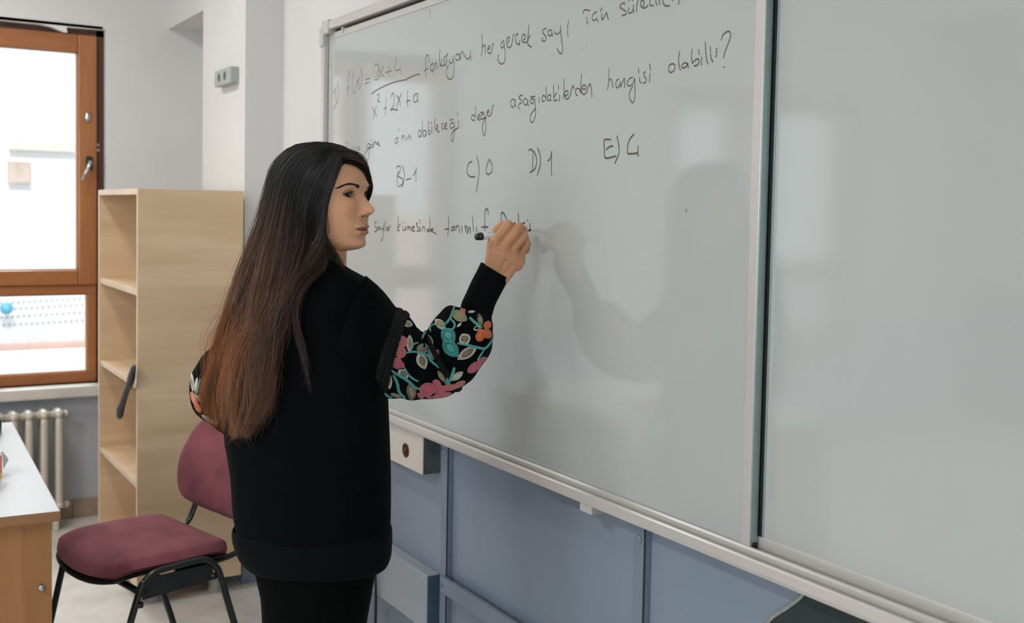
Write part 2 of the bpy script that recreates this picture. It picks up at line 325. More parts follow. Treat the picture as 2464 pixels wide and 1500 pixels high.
# perforated balcony panel
t = thing('perforated_railing', (1.0, 7.9, -1.0), 'pale perforated metal railing panel seen through the lower window pane', 'railing')
z0 = on_plane(100, 822, 1, 7.9)[2]; z1 = on_plane(100, 640, 1, 7.9)[2]
MB().box((-.8, 7.9, z0), (2.2, 7.915, z1 + .03)).build('panel', M_OUT, t)
M_HOLE = mat('panel_hole', (.50, .49, .48), .9, var=.1); V, F = lathe_vf([(0, 0), (.010, 0), (.010, .004), (0, .004)], (0, 0, 0), (0, -1, 0), 8); hm = None
for r, py in enumerate((730, 745, 764, 783)):
    for k in range(16):
        q = on_plane(3 + 13.5 * k + (6 if r % 2 else 0), py - .06 * 13.5 * k, 1, 7.9)
        if hm is None:
            hm = obj('hole', np.array(V) + q, F, M_HOLE, t); h0 = q
        else:
            o = hm.copy(); COL.objects.link(o); o.location = Vector(q - h0); 
MB().box((-.8, 7.86, z0 - .05), (2.2, 7.93, z0 - .005), .01).build('bottom_rail', M_PINK, t)
q = on_plane(15, 742, 1, 7.84)
V, F = lathe_vf([(0, 0), (.03, .004), (.04, .015), (.035, .028), (0, .034)], q, (0, -1, 0), 16)
tag(obj('round_knob', V, F, mat('blue_plastic', (.14, .42, .62), .4, var=.1), None, True), 'small blue round knob against the perforated railing outside', 'knob')

# ------------------------------------------------------------------ bookcase
BX0, BX1, BY0, BY1, BZ0, BZ1 = .900, 1.295, 4.200, 4.962, .061, 1.563
bc = thing('bookcase', (1.1, 4.58, 0), 'tall open light oak bookcase with empty shelves beside the window', 'bookcase')
T = .020
def oak_panel(name, a, c):
    o = MB().box(a, c, .0012).build(name, [M_OAK, M_OAKV], bc)
    for p in o.data.polygons:
        if p.normal.x < -.9 and abs(c[0] - a[0]) > .05: p.material_index = 1
    return o
oak_panel('side_panel', (BX0, BY0, BZ0), (BX1, BY0 + T, BZ1)); oak_panel('side_panel', (BX0, BY1 - T, BZ0), (BX1, BY1, BZ1))
oak_panel('top_panel', (BX0, BY0 + T, BZ1 - .022), (BX1, BY1 - T, BZ1)); oak_panel('bottom_panel', (BX0, BY0 + T, BZ0), (BX1, BY1 - T, BZ0 + .022))
for z in (1.176, .825, .448): oak_panel('shelf', (BX0 + .006, BY0 + T, z - .011), (BX1 - .01, BY1 - T, z + .012))
oak_panel('back_panel', (BX1 - .010, BY0 + T, BZ0 + .02), (BX1 - .002, BY1 - T, BZ1 - .02))
for x in (BX0 + .075, BX1 - .09):
    for y in (BY0 + .05, BY1 - .05):
        f = MB(); V, F = lathe_vf([(0, 0), (.028, 0), (.028, .010), (.023, .014), (.023, .0612), (0, .0612)], (x, y, 0), (0, 0, 1), 20); f.add(V, F); f.build('foot', M_GREYLEG, bc, False)
# black strap hanging over a shelf edge
P = [on_plane(x, y, 0, X) for x, y, X in ((322, 880, .878), (320, 892, .876), (316, 910, .876), (307, 935, .874), (298, 962, .872), (291, 985, .870), (286, 1000, .868))]
P = crom(P, 24)
st = MB(); st.tube(P, np.interp(np.linspace(0, 1, 24), [0, .35, .5, .75, .9, 1], [.016, .030, .019, .023, .031, .021]), 12, True, 0, .42)
tag(st.build('strap', mat('black_webbing', (.013, .015, .017), .4, var=.3, vscale=60, bump=.2, bscale=200), None, True), 'black strap hanging out of the oak bookcase over its middle shelf', 'strap')

# ------------------------------------------------------------------ radiator
rd = thing('radiator', (.55, 5.42, 0), 'cream cast iron column radiator under the window sill', 'radiator')
secs = [.805 - .0635 * k for k in range(13)]
for k, x in enumerate(secs):
    s = MB()
    for y in (5.375, 5.455):
        s.tube([(x, y, .10), (x, y, .14), (x, y, .5), (x, y, .525)], [.013, .0165, .0165, .014], 14, True)
    for z, r in ((.533, .022), (.112, .021)):
        s.tube([(x, 5.353, z), (x, 5.365, z + .004), (x, 5.415, z + .007), (x, 5.465, z + .004), (x, 5.477, z)], [.006, r * .85, r, r * .85, .006], 14)
        s.tube([(x - .033, 5.415, z - .004), (x - .012, 5.415, z - .002), (x + .012, 5.415, z - .002), (x + .033, 5.415, z - .004)], [.017, .0215, .0215, .017], 14)
    s.build('radiator_section', M_RAD, rd, True)
for z in (.529, .108): MB().tube([(.83, 5.415, z), (.842, 5.415, z), (.846, 5.415, z), (.856, 5.415, z)], [.019, .021, .018, .010], 14).build('end_plug', M_RAD, rd, True)
for x in (.79, .10): MB().box((x - .012, 5.36, 0), (x + .012, 5.47, .10), .006).build('foot', M_RAD, rd)

# ------------------------------------------------------------------ desk, and the things on it
dk = thing('desk', (.12, 3.45, 0), 'white topped desk with brown wooden side panel at the left edge', 'desk')
A = np.array([.428, 2.852]); Bv = np.array([.0272, .99963]); Lv = np.array([-.9996, .0272])
def dpt(u, v, z): p = A + Lv * u + Bv * v; return (p[0], p[1], z)
def dbox(mb, u0, u1, v0, v1, z0, z1, mi=0):
    V = [dpt(u, v, z) for u in (u0, u1) for v in (v0, v1) for z in (z0, z1)]
    return mb.add(V, [(0, 1, 3, 2), (4, 6, 7, 5), (0, 4, 5, 1), (2, 3, 7, 6), (0, 2, 6, 4), (1, 5, 7, 3)], mi)
m = dbox(MB(), .001, .70, .001, 1.249, .727, .7508); m.build('desk_top', M_DTOP, dk)
m = MB(); dbox(m, 0, .701, -.0015, .001, .7262, .7502); dbox(m, 0, .701, 1.249, 1.2515, .7262, .7502); dbox(m, -.0015, .001, -.0015, 1.2515, .7262, .7502); m.build('edge_band', M_DEDGE, dk)
dbox(MB(), .016, .66, .018, .036, 0, .727).build('side_panel', M_DSIDE, dk); dbox(MB(), .016, .66, 1.205, 1.223, 0, .727).build('side_panel', M_DSIDE, dk)
dbox(MB(), .60, .618, .036, 1.205, .25, .727).build('modesty_panel', M_DSIDE, dk)
q = on_plane(100, 1415, 1, 2.869)
V, F = lathe_vf([(0, 0), (.0085, 0), (.0085, .003), (.006, .007), (0, .0085)], q, (0, -1, 0), 18); obj('bolt_cap', V, F, M_CHROME, dk, True)
# carton with torn white flap and dark teal round case, both cut by the left edge of the photo
a = on_plane(4.5, 1110, 2, .7508 + .045)
tb = thing('carton', (a[0] - .06, a[1] + .05, .751), 'small orange carton with a torn white flap on the white desk', 'carton')
c0 = on_plane(5, 1151, 2, .7508); x1 = c0[0]; yb = c0[1]
M_ORG = mat('orange_card', (.66, .20, .11), .5, c2=(.62, .15, .09), vscale=12); M_YEL = mat('yellow_card', (.66, .42, .12), .5, var=.1)
MB().box((x1 - .12, yb, .765), (x1, yb + .07, .815), .001).build('body', M_ORG, tb); MB().box((x1 - .12, yb - .0008, .7512), (x1 - .001, yb + .07, .765)).build('base', M_YEL, tb)
fl = MB(); fl.box((x1 - .12, yb - .001, .813), (x1 + .0005, yb + .071, .824), .001)
P = [(x1 + .0005, yb + .002, .822), (x1 + .0005, yb + .068, .822), (x1 + .016, yb + .064, .800), (x1 + .010, yb + .04, .792), (x1 + .018, yb + .022, .797), (x1 + .003, yb + .004, .775)]
fl.add(P + [(p[0] + .001, p[1], p[2] - .0015) for p in P], [tuple(range(6)), tuple(range(11, 5, -1))] + [(i, 6 + i, 6 + (i + 1) % 6, (i + 1) % 6) for i in range(6)])
fl.build('torn_flap', mat('white_card', (.78, .77, .78), .6, var=.03), tb)
q = on_plane(2.5, 1046, 2, .7508); r = .042
V, F = lathe_vf([(0, 0), (r * .9, 0), (r, .006), (r, .035), (r * .92, .05), (r * .5, .058), (0, .060)], (q[0] - r + .004, q[1] + .02, .751), (0, 0, 1), 32)
tag(obj('round_case', V, F, mat('dark_teal_plastic', (.012, .045, .06), .25, var=.1), None, True), 'dark teal round case at the far end of the white desk', 'case')

# ------------------------------------------------------------------ burgundy chair
CHX, CHY, CHA = .762, 3.485, math.radians(194.5)       # local +x is the chair's front
ch = thing('visitor_chair', (CHX, CHY, 0), 'burgundy fabric visitor chair with black steel frame in front of the bookcase', 'chair')
cc, cs = math.cos(CHA), math.sin(CHA)
def C2W(P):
    P = np.asarray(P, float); return np.stack([CHX + P[:, 0] * cc - P[:, 1] * cs, CHY + P[:, 0] * cs + P[:, 1] * cc, P[:, 2]], 1)
def cushion(hw, hd, th, fn, nu=34, nv=34, e=.32, bottom=True):
    "rounded pad; fn(u,v,s) -> local point"
    V = []; F = []
    g = np.linspace(-1, 1, nu)
    def sq(u, v):   # square grid to rounded rectangle
        k = 1 - e * .5 * (abs(u * v)) ** 2.2; return u * k, v * k
    idx = {}
    for side in (1, -1):
        for i, u in enumerate(g):
            for j, v in enumerate(g):
                a, c = sq(u, v); rim = max(abs(u), abs(v)); h = (1 - max(0, rim) ** 7) ** .5 if side > 0 else -(1 - rim ** 7) ** .5 * .55
                idx[side, i, j] = len(V); V.append(fn(a * hw, c * hd, h * th))
    for side in (1, -1):
        for i in range(nu - 1):
            for j in range(nu - 1):
                q = (idx[side, i, j], idx[side, i + 1, j], idx[side, i + 1, j + 1], idx[side, i, j + 1]); F.append(q if side > 0 else q[::-1])
    return C2W(V), F
def seat_fn(x, y, h, base=.445):
    z = base - .030 * max(0, (x - .10) / .12) ** 2 - .012 * max(0, -(x + .08) / .12) ** 2 + .010 * (y / .23) ** 2
    return (x, y, z + h)
V, F = cushion(.215, .235, .036, lambda a, c, h: seat_fn(a, c, h)); obj('seat', V, F, M_BURG, ch, True)
V, F = cushion(.217, .237, .011, lambda a, c, h: seat_fn(a, c, h, .424)); obj('seat_shell', V, F, M_CSH, ch, True)
def back_fn(y, s, h, off=0):
    z = .665 + s; x = -.262 - .10 * (z - .50) / .35 + .045 * (y / .23) ** 2 + .014 * math.cos(s * 9)
    return (x + h + off, y * (1 - .10 * max(0, s / .16)), z - .015 * (y / .23) ** 2)
V, F = cushion(.228, .165, .020, lambda a, c, h: back_fn(a, c, h), e=.5); obj('backrest', V, F, M_BURG, ch, True)
V, F = cushion(.230, .167, .010, lambda a, c, h: back_fn(a, c, h, -.016), e=.5); obj('backrest_shell', V, F, M_CSH, ch, True)
for s in (-1, 1):
    yo = .205 * s; ys = .245 * s
    P = crom([(.235, yo * 1.12, .0), (.19, yo * 1.13, .18), (.135, ys, .385), (.115, ys, .420), (.085, ys, .440), (.04, ys, .445), (-.05, ys, .447), (-.085, ys, .440), (-.112, ys, .415), (-.13, ys, .375), (-.20, yo * 1.13, .17), (-.255, yo * 1.12, .0)], 70)
    MB().tube(C2W(P), .0125, 12, True, 0, .8).build('leg_frame', M_CBLK, ch, True)
    pl = MB(); Q = [(.105, ys, .425), (-.10, ys, .425), (-.115, ys, .375), (.118, ys, .365)]
    pl.add(C2W([(x, y - .006 * s, z) for x, y, z in Q] + [(x, y - .012 * s, z) for x, y, z in Q]), [(0, 1, 2, 3), (7, 6, 5, 4), (0, 4, 5, 1), (1, 5, 6, 2), (2, 6, 7, 3), (3, 7, 4, 0)]); pl.build('side_fairing', M_CSH, ch)
    # back support strut
    P = crom([(-.02, .17 * s, .405), (-.13, .175 * s, .405), (-.24, .18 * s, .425), (-.278, .18 * s, .48), (-.298, .175 * s, .56), (-.316, .17 * s, .64)], 30)
    MB().tube(C2W(P), .0115, 10, True, 0, .75).build('back_strut', M_CBLK, ch, True)
    V, F = lathe_vf([(0, 0), (.012, 0), (.012, .012), (0, .012)], C2W([(.135, ys * 1.02, .352)])[0], (0, 0, 1), 12); obj('bumper', V, F, M_CBLK, ch)
for x, z in ((.12, .385), (-.11, .385)): MB().tube(C2W([(x, -.245, z), (x, .245, z)]), .010, 10).build('crossbar', M_CBLK, ch, True)
# ------------------------------------------------------------------ sliding whiteboard on the right wall
XB, XB2, XK = 1.42, 1.438, 1.4545
BYR, BYL, BZL, BZT = 1.500, 3.634, .893, 2.102
wb = thing('whiteboard', (1.44, 1.6, .858), 'large double sliding whiteboard covered in handwritten algebra on the right wall', 'whiteboard')
YEND = -1.1
fp = MB().box((XB, BYR, BZL - .003), (XB + .012, BYL, BZT)).build('front_panel', M_BOARD, wb)
MB().box((XB2, YEND, .909), (XB2 + .012, BYR + .8, BZT)).build('rear_panel', M_BOARD, wb)
# slim frame of the sliding front panel
f = MB(); f.box((XB - .0035, BYR, 2.083), (XB + .014, BYL, 2.103), .002); f.box((XB - .003, 3.616, BZL), (XB + .014, BYL, 2.083), .002)
f.build('panel_frame', M_ALU, wb)
MB().box((XB - .003, BYR + .002, BZL - .004), (XB + .012, BYR + .026, 2.083), .0015).build('panel_stile', M_ALU, wb)
MB().box((XB - .0032, BYR - .0015, BZL - .012), (XB + .0145, BYR + .002, 2.10), .001).build('panel_end_cap', M_ALUG, wb)
MB().box((XB + .0005, BYR - .0035, BZL - .013), (XB + .013, BYR - .0016, BZL + .006), .001).build('roller', M_CBLK, wb)
# black strip painted as gap shade along the edge where the rear panel disappears behind the front one
MB().box((XB2 - .001, 1.4895, .909), (XB2 + .001, BYR + .10, 2.10)).build('gap_shade', M_BLACK, wb)
MB().box((XB2 - .0013, 1.4855, .909), (XB2 + .001, 1.4895, 2.10)).build('gap_lip', M_ALUG, wb)
# outer rails
MB().box((1.398, YEND, 2.112), (XK, 3.612, 2.142), .006).build('top_rail', M_ALU, wb)
MB().box((1.425, YEND, 2.100), (XK, 3.62, 2.113)).build('top_slot', M_BLACK, wb)
t = MB(); t.box((1.400, 3.638, .88), (XK, 3.668, 2.10), .004); t.build('left_rail', M_ALU, wb)
MB().box((1.418, 3.6335, .90), (XK, 3.639, 2.10)).build('left_slot', mat('green_black_gap', (.012, .035, .034), .4, var=.1), wb)
c = MB(); c.box((1.394, 3.590, 2.098), (XK, 3.655, 2.147), .008); c.box((1.394, 3.636, 2.060), (XK, 3.676, 2.125), .008); c.build('corner_cap', M_PLAST, wb)
MB().box((1.412, 3.50, 2.092), (1.43, 3.512, 2.110), .002).build('glide', M_PLAST, wb)
# bottom rail: tray with two running grooves
def sweep(profile, y0, y1, name, m):
    R = [[(x, y, z) for x, z in profile] for y in (y0, y1)]; V, F = rings_vf(R); return obj(name, V, F, m, wb)
sweep([(XK, .856), (1.392, .856), (1.384, .859), (1.382, .866), (1.3835, .8815), (1.3865, .8845), (1.391, .8845), (1.393, .874), (1.407, .873), (1.409, .889), (1.4125, .8925), (1.4175, .8925), (1.4195, .872), (1.4355, .872), (1.4362, .9065), (1.4375, .9092), (1.4400, .9092), (1.4405, .90), (XK, .90)], YEND, 3.66, 'bottom_rail', M_ALU)
# soft-cornered clip below the tray
q = on_plane(1405, 1222, 0, 1.40); q2 = on_plane(1434, 1222, 0, 1.40)
MB().box((1.388, q2[1], .838), (1.45, q[1], .858), .003).build('tray_clip', M_PLAST, wb)

# ------------------------------------------------------------------ handwriting: marker strokes traced on the panel
CROPS = {'A': (790, 120, 8.335), 'B': (1010, 60, 8.213), 'C': (1290, 0, 6.844), 'D': (810, 250, 6.16), 'E': (1210, 150, 9.375), 'F': (1440, 60, 7.247), 'G': (890, 490, 6.01), 'H': (930, 310, 3.911)}
WORDS = [
 ('A', 'pale', .0024, '105,855 150,770 168,690|168,690 150,820 152,960 170,1050|180,605 205,750 207,880 185,1040 115,1180'),
 ('A', 'pale', .0024, '440,510 430,440 410,440 398,560 395,760 390,945|360,800 422,745|520,415 485,560 480,700 500,830 530,870 555,850|650,370 675,500 672,650 650,740 610,795|565,600 600,660 630,710|632,550 590,640 560,780'),
 ('A', 'pale', .0028, '745,608 790,582 842,578|740,686 800,655 828,645'),
 ('A', 'pale', .0028, '925,320 950,290 990,300 1015,350 1015,400 985,450 1000,520 990,575 960,600 932,600|1010,330 1040,430 1075,505 1110,520|1112,315 1065,430 1030,540 1020,590|1150,460 1215,435 1280,415|1215,315 1214,430 1218,548'),
 ('A', 'pale', .0030, '1370,150 1345,270 1340,380 1350,415 1400,405 1445,380|1448,335 1443,400 1456,490'),
 ('A', 'ink', .0030, '865,890 960,815 1100,740 1250,675 1400,630 1560,600 1590,575 1700,525 1770,500 1840,490'),
 ('A', 'ink', .0026, '880,1155 920,1225 950,1290 970,1332|972,1118 940,1220 915,1310 902,1388|980,920 1000,890 1025,905 1022,950 995,1010 992,1035 1040,1040'),
 ('A', 'ink', .0026, '1112,1205 1135,1170 1165,1160|1153,950 1152,1100 1146,1320'),
 ('A', 'ink', .0030, '1255,965 1275,890 1300,870 1318,920 1320,1020 1305,1120 1250,1215 1300,1190 1350,1205 1395,1212|1370,910 1420,1000 1450,1110|1465,880 1425,980 1380,1110 1378,1200'),
 ('A', 'ink', .0028, '1590,818 1582,950 1588,1080 1600,1160|1565,1055 1600,1020 1645,1020'),
 ('A', 'ink', .0030, '1800,895 1760,882 1720,920 1705,980 1720,1035 1755,1050 1785,1010 1790,940|1800,895 1785,950 1800,1045'),
 ('B', 'ink', .0028, '182,740 180,660 165,600 150,595 125,640 115,730 118,850 122,1030|88,915 130,880 168,858|275,780 250,765 220,800 208,855 220,900 250,905 275,860 280,800|270,905 255,935 248,942|298,895 305,800 320,735|320,735 340,800 360,870'),
 ('B', 'ink', .0028, '408,495 390,600 395,720 405,850|438,685 420,770 405,800 440,805 472,818|530,615 500,625 478,670 490,730 520,780 505,800 465,785|558,560 535,612|530,650 535,690 548,735'),
 ('B', 'ink', .0028, '585,680 590,735 620,755 650,730 658,660|655,610 670,700 680,850 670,970 640,1050 600,1078 550,1040 525,960 535,870 570,800|775,590 740,575 712,610 712,670 745,700 780,670 785,600|785,560 795,640 810,695'),
 ('B', 'ink', .0028, '810,690 815,600 838,525 860,560 882,632|908,575 910,640 945,675 990,640 1008,515|1005,620 1015,705'),
 ('B', 'ink', .0030, '1227,195 1235,330 1235,480 1215,612|1240,450 1262,410 1285,395 1295,450 1298,580|1350,480 1385,465 1388,425 1370,420 1345,460 1345,530 1375,565 1410,545 1432,480 1440,390 1460,370'),
 ('B', 'ink', .0030, '1660,315 1630,330 1605,390 1615,455 1650,440 1668,380|1655,310 1672,420 1688,560 1685,690 1650,760 1605,770 1560,730 1542,660 1565,585|1735,355 1770,310 1775,260 1755,240 1725,280 1715,350 1740,430 1780,450 1815,400 1835,290 1850,205 1868,190'),
 ('B', 'ink', .0032, '1940,205 1930,175 1905,200 1892,270 1905,350 1945,388 1975,370|1985,310 1968,360 1980,400|2050,300 2085,260 2088,210 2065,185 2025,220 2018,290 2050,345 2120,340|2160,5 2150,120 2140,240 2130,340 2150,400 2210,438|2182,210 2150,270 2135,330'),
 ('C', 'ink', .0030, '170,465 120,490 105,525 140,575 168,625 150,675 105,672 98,650 112,620|255,500 225,495 195,530 205,580 240,590 262,560 262,515|262,515 258,560 275,592|308,518 315,550 350,560 390,530 405,500|405,425 408,540 425,680 438,800 425,870 400,882 370,850 352,798'),
 ('C', 'ink', .0028, '540,342 522,430 518,530 528,610'),
 ('C', 'ink', .0028, '770,230 785,180 820,162 890,178|842,290 835,350 852,398|1000,195 950,225 925,285 940,335 985,325 1000,290|1000,310 1022,358|1085,130 1058,190|1085,225 1080,280 1090,325 1130,270 1160,210 1175,260 1190,322'),
 ('C', 'ink', .0030, '1468,72 1440,50 1390,85 1385,120 1430,155 1480,190 1480,235 1410,258|1530,130 1520,190 1540,220 1585,190 1608,80|1605,160 1612,215|1525,-5 1530,20|1588,-5 1590,22|1690,-30 1660,80 1655,195|1760,100 1780,50 1765,10 1735,15 1720,80 1750,125 1800,130 1840,92'),
 ('C', 'ink', .0030, '1880,-40 1872,60 1890,90 1935,92|1970,-40 1972,20 1990,88|2025,-30 2035,75|2090,-40 2095,40 2130,95 2200,95|2250,-30 2252,20|2365,-40 2345,72'),
 ('D', 'pale', .0026, '128,580 140,570 165,575 170,610 145,640 175,660 180,690|200,640 205,680 225,665 232,640|255,690 258,645 272,650 280,690|335,640 315,635 305,665 325,685 338,650 345,695'),
 ('D', 'ink', .0026, '500,600 470,590 445,625 455,655 485,640 495,600|492,600 485,700 470,800 440,850 420,810 425,730 460,680 500,655|520,605 505,630 515,650 540,640 540,610 525,600|505,535 510,545|530,530 532,540|548,560 552,630|552,600 575,560 590,590 620,600 630,570 612,565 605,595 625,615 650,625'),
 ('D', 'ink', .0026, '908,500 885,510 865,550 880,590 905,560 910,500 908,560|925,370 920,410|968,465 975,545|975,500 1000,470 1020,550|1040,490 1048,540|1062,520 1080,465 1102,535'),
 ('D', 'ink', .0028, '1245,400 1220,395 1208,440 1225,490 1250,470 1250,400 1258,495|1275,255 1268,330 1275,430|1320,400 1295,395 1280,440 1295,485 1320,460 1322,400 1330,470|1365,260 1358,360 1362,440 1385,450 1390,410 1370,395|1405,270 1402,305|1410,340 1415,438'),
 ('D', 'ink', .0030, '1468,210 1452,300 1458,385|1475,380 1500,350 1498,318 1480,325 1475,370 1500,410 1528,415|1585,290 1562,310 1565,360 1590,378|1600,345 1632,320 1630,285 1608,300 1605,355 1640,378'),
 ('D', 'ink', .0030, '1740,285 1710,280 1680,320 1695,360 1735,345 1745,290|1745,290 1748,380 1740,480 1720,555 1700,520 1705,450 1740,400 1810,350|1678,245 1725,228|1805,240 1810,350|1792,130 1798,172'),
 ('D', 'ink', .0030, '2055,45 2060,120 2055,210|2055,190 2030,165 1998,195 2010,240 2050,245|2090,215 2120,190 2118,160 2095,175 2092,225 2120,240 2140,230|2185,160 2160,155 2140,190 2160,225 2195,205 2200,165|2200,170 2210,260 2212,380 2192,470 2168,420 2165,320 2190,240 2220,190|2130,130 2185,125|2230,140 2258,120 2255,95 2232,110 2235,165 2270,180 2300,130 2310,50 2328,20'),
 ('E', 'ink', .0026, '270,850 225,835 180,880 180,970 220,1020 265,975 275,860|285,845 275,940 298,995|440,770 435,740 375,770 365,810 420,860 430,905 370,945 350,1000 375,1060|545,840 510,818 468,860 475,930 520,970 555,920 555,850|575,860 560,920 585,990'),
 ('E', 'ink', .0028, '700,830 660,820 625,870 635,930 680,920 705,850|722,820 725,930 735,1050 735,1180 705,1310 665,1360 620,1310 625,1200 680,1110 740,1045|620,805 650,775 730,772|820,790 815,920'),
 ('E', 'ink', .0028, '975,555 978,700 972,860|960,790 920,745 885,800 895,880 940,870|1080,740 1040,740 1005,790 1020,860 1060,850 1082,750|1080,760 1068,830 1090,865|1143,510 1145,680 1150,830 1175,870 1230,845|1218,690 1185,730 1155,790|1258,525 1256,612|1282,735 1278,885'),
 ('E', 'ink', .0028, '1386,365 1382,520 1375,690 1362,825|1395,755 1450,740 1475,690 1455,645 1410,660 1390,740 1430,825 1480,815 1525,740 1550,610 1580,530 1615,600'),
 ('E', 'ink', .0028, '1690,760 1650,720 1640,640 1680,590 1730,610 1760,700|1776,265 1765,420 1760,590 1765,680|1800,600 1850,610 1880,560 1850,515 1800,540 1775,620 1795,700 1840,725 1890,670 1925,560 1965,488 1990,560 2005,680 2010,795'),
 ('F', 'ink', .0026, '186,765 182,900 178,1000 160,1125|190,965 215,945 240,1000 256,1090|355,945 315,975 305,1050 330,1100 370,1050 380,990|380,990 388,1090|388,1085 420,1000 455,930 458,1000 462,1095'),
 ('F', 'ink', .0026, '600,920 545,935 505,1000 520,1060 570,1055 615,985 630,930|630,930 640,1080 638,1230 615,1340 585,1350 545,1280 545,1180 600,1060|698,755 706,845|718,915 722,980 742,1018|820,820 790,835 800,890 830,950 820,1005 775,1010|893,680 910,795|898,850 890,1000'),
 ('F', 'ink', .0028, '1330,690 1280,680 1230,720 1230,800 1265,830 1320,790 1340,700|1420,465 1400,580 1405,690 1430,795|1560,680 1510,660 1460,700 1460,745 1510,745 1550,700 1560,680 1568,755'),
 ('F', 'ink', .0028, '1638,420 1622,520 1630,620 1645,680|1645,660 1700,605 1745,600 1758,650 1720,705 1668,715|1748,430 1758,525|1802,560 1795,705'),
 ('F', 'ink', .0028, '1863,295 1870,430 1885,580 1910,685|1948,380 1960,462|1955,500 1970,590 1998,645|2072,400 2055,450 2062,520 2045,560'),
 ('F', 'ink', .0028, '2145,265 2170,180 2250,115 2295,130 2305,190 2270,310 2215,450 2182,575|2185,735 2200,742'),
 ('G', 'ink', .0034, '100,262 68,280 70,320 95,360 95,405 65,400|135,340 110,345 105,375 130,380 145,345 150,380|160,345 175,375 200,350 208,280|205,330 195,430 185,510 170,540 160,515|230,235 228,400|250,370 270,345 258,340 250,385 275,380 292,330 298,310'),
 ('G', 'ink', .0034, '414,185 408,290 400,385 430,388|440,300 405,360|470,265 468,282|498,268 496,284|475,330 478,380 505,385 520,330 522,385|540,385 545,335 560,340 562,385 570,340 588,345 595,405|615,375 640,340 625,330 608,365 625,400 650,395'),
 ('G', 'ink', .0034, '690,285 672,295 690,340 720,375 705,400 680,395|718,232 732,290|730,330 732,408|758,400 768,340 790,345 798,405|866,212 868,415|866,385 835,370 830,400 866,408|880,395 915,375 905,360 885,385 910,410 960,438'),
 ('G', 'ink', .0038, '1138,185 1140,290 1135,400 1122,470|1085,372 1145,366|1210,335 1185,345 1180,390 1210,380 1220,330 1225,392|1245,320 1245,390|1245,350 1280,320 1300,420|1330,325 1332,420|1375,310 1385,400|1385,345 1405,335 1410,430 1435,350 1450,360 1458,430'),
 ('G', 'ink', .0038, '1484,195 1490,290 1500,400|1540,335 1548,410'),
 ('G', 'ink', .0042, '1715,160 1705,90 1685,80 1665,120 1662,250 1664,395|1618,340 1710,342'),
 ('G', 'ink', .0042, '1898,212 1898,160 1915,130 1940,150 1965,200 1975,240 1968,330 1930,350 1900,290 1898,212'),
 ('G', 'fresh', .0038, '2148,145 2152,265 2160,370|2090,280 2105,300 2095,340|2242,275 2215,290 2180,325|2275,240 2280,247|2264,345 2263,360|2317,285 2315,340 2328,392'),
 ('H', 'ink', .0030, '110,395 100,480 103,545|95,375 105,352 130,360 125,405 105,440 145,470 155,500 140,530 115,545|150,350 168,420 165,480 145,555'),
 ('H', 'ink', .0030, '185,480 232,468|252,442 282,385|282,365 277,430 279,495'),
 ('H', 'ink', .0034, '808,310 780,320 760,370 762,420 790,452 835,453|850,262 870,350 868,450 845,595'),
 ('H', 'ink', .0034, '965,285 975,300 995,350 990,400 965,430 940,415 940,370 962,295'),
 ('H', 'ink', .0036, '1378,235 1376,310 1376,400|1340,205 1360,195 1400,240 1415,310 1395,380 1350,412|1422,180 1445,250 1448,330 1420,437'),
 ('H', 'ink', .0034, '1518,303 1540,280 1555,212|1555,212 1552,330 1554,437'),
 ('H', 'ink', .0036, '2112,102 2050,108 2052,200 2062,275 2160,258|2070,195 2100,170 2132,163|2170,70 2185,150 2188,230 2150,325'),
 ('H', 'ink', .0036, '2330,50 2290,100 2270,165 2270,225 2290,237 2362,230|2368,165 2366,215 2370,260'),
]
INKS = {'pale': M_INKF, 'ink': M_INK, 'fresh': M_INKB}
def ribbon(mb, yz, wd, x):
    k = len(yz); T = np.gradient(yz, axis=0); T /= np.linalg.norm(T, axis=1)[:, None] + 1e-9; N = np.stack([-T[:, 1], T[:, 0]], 1)
    hw = wd / 2 * (0.80 + 0.45 * np.abs(T[:, 0]))          # the nib is broader on sideways strokes
    yz = np.vstack([yz[0] - T[0] * wd * .35, yz, yz[-1] + T[-1] * wd * .35]); N = np.vstack([N[0], N, N[-1]]); hw = np.concatenate([[wd * .2], hw, [wd * .2]])
    L = yz + N * hw[:, None]; R = yz - N * hw[:, None]; n = len(yz)
    V = [(x, p[0], p[1]) for p in L] + [(x, p[0], p[1]) for p in R]
    mb.add(V, [(i, i + 1, n + i + 1, n + i) for i in range(n - 1)])
for crop, ink, wd, s in WORDS:
    x0, y0, sc = CROPS[crop]; mb = MB()
    for j, st in enumerate(s.split('|')):
        P = np.array([[float(v) for v in q.split(',')] for q in st.split()]); P = P / sc + [x0, y0]
        ln = np.abs(np.diff(P, axis=0)).sum(); P = crom(P, max(4, int(ln / 3) + 3 * len(P)))
        yz = np.array([on_plane(a, b, 0, XB)[1:] for a, b in P]); yz = yz[yz[:, 1] < 2.08] if crop == 'C' else yz
        if len(yz) > 2: ribbon(mb, yz, wd, XB - .0003 - .00003 * j)
    if mb.n: mb.build('handwriting', INKS[ink], fp)
# faint scuff and tiny ticks above the first line
mb = MB()
for st in ('1034,38 1034,30 1035,22', '1411,112 1413,108', '1402,120 1403,118', '1650,511 1653,504'):
    P = crom([[float(v) for v in q.split(',')] for q in st.split()], 6); ribbon(mb, np.array([on_plane(a, b, 0, XB)[1:] for a, b in P]), .0018, XB - .0003)
mb.build('stray_mark', M_INKF, fp)

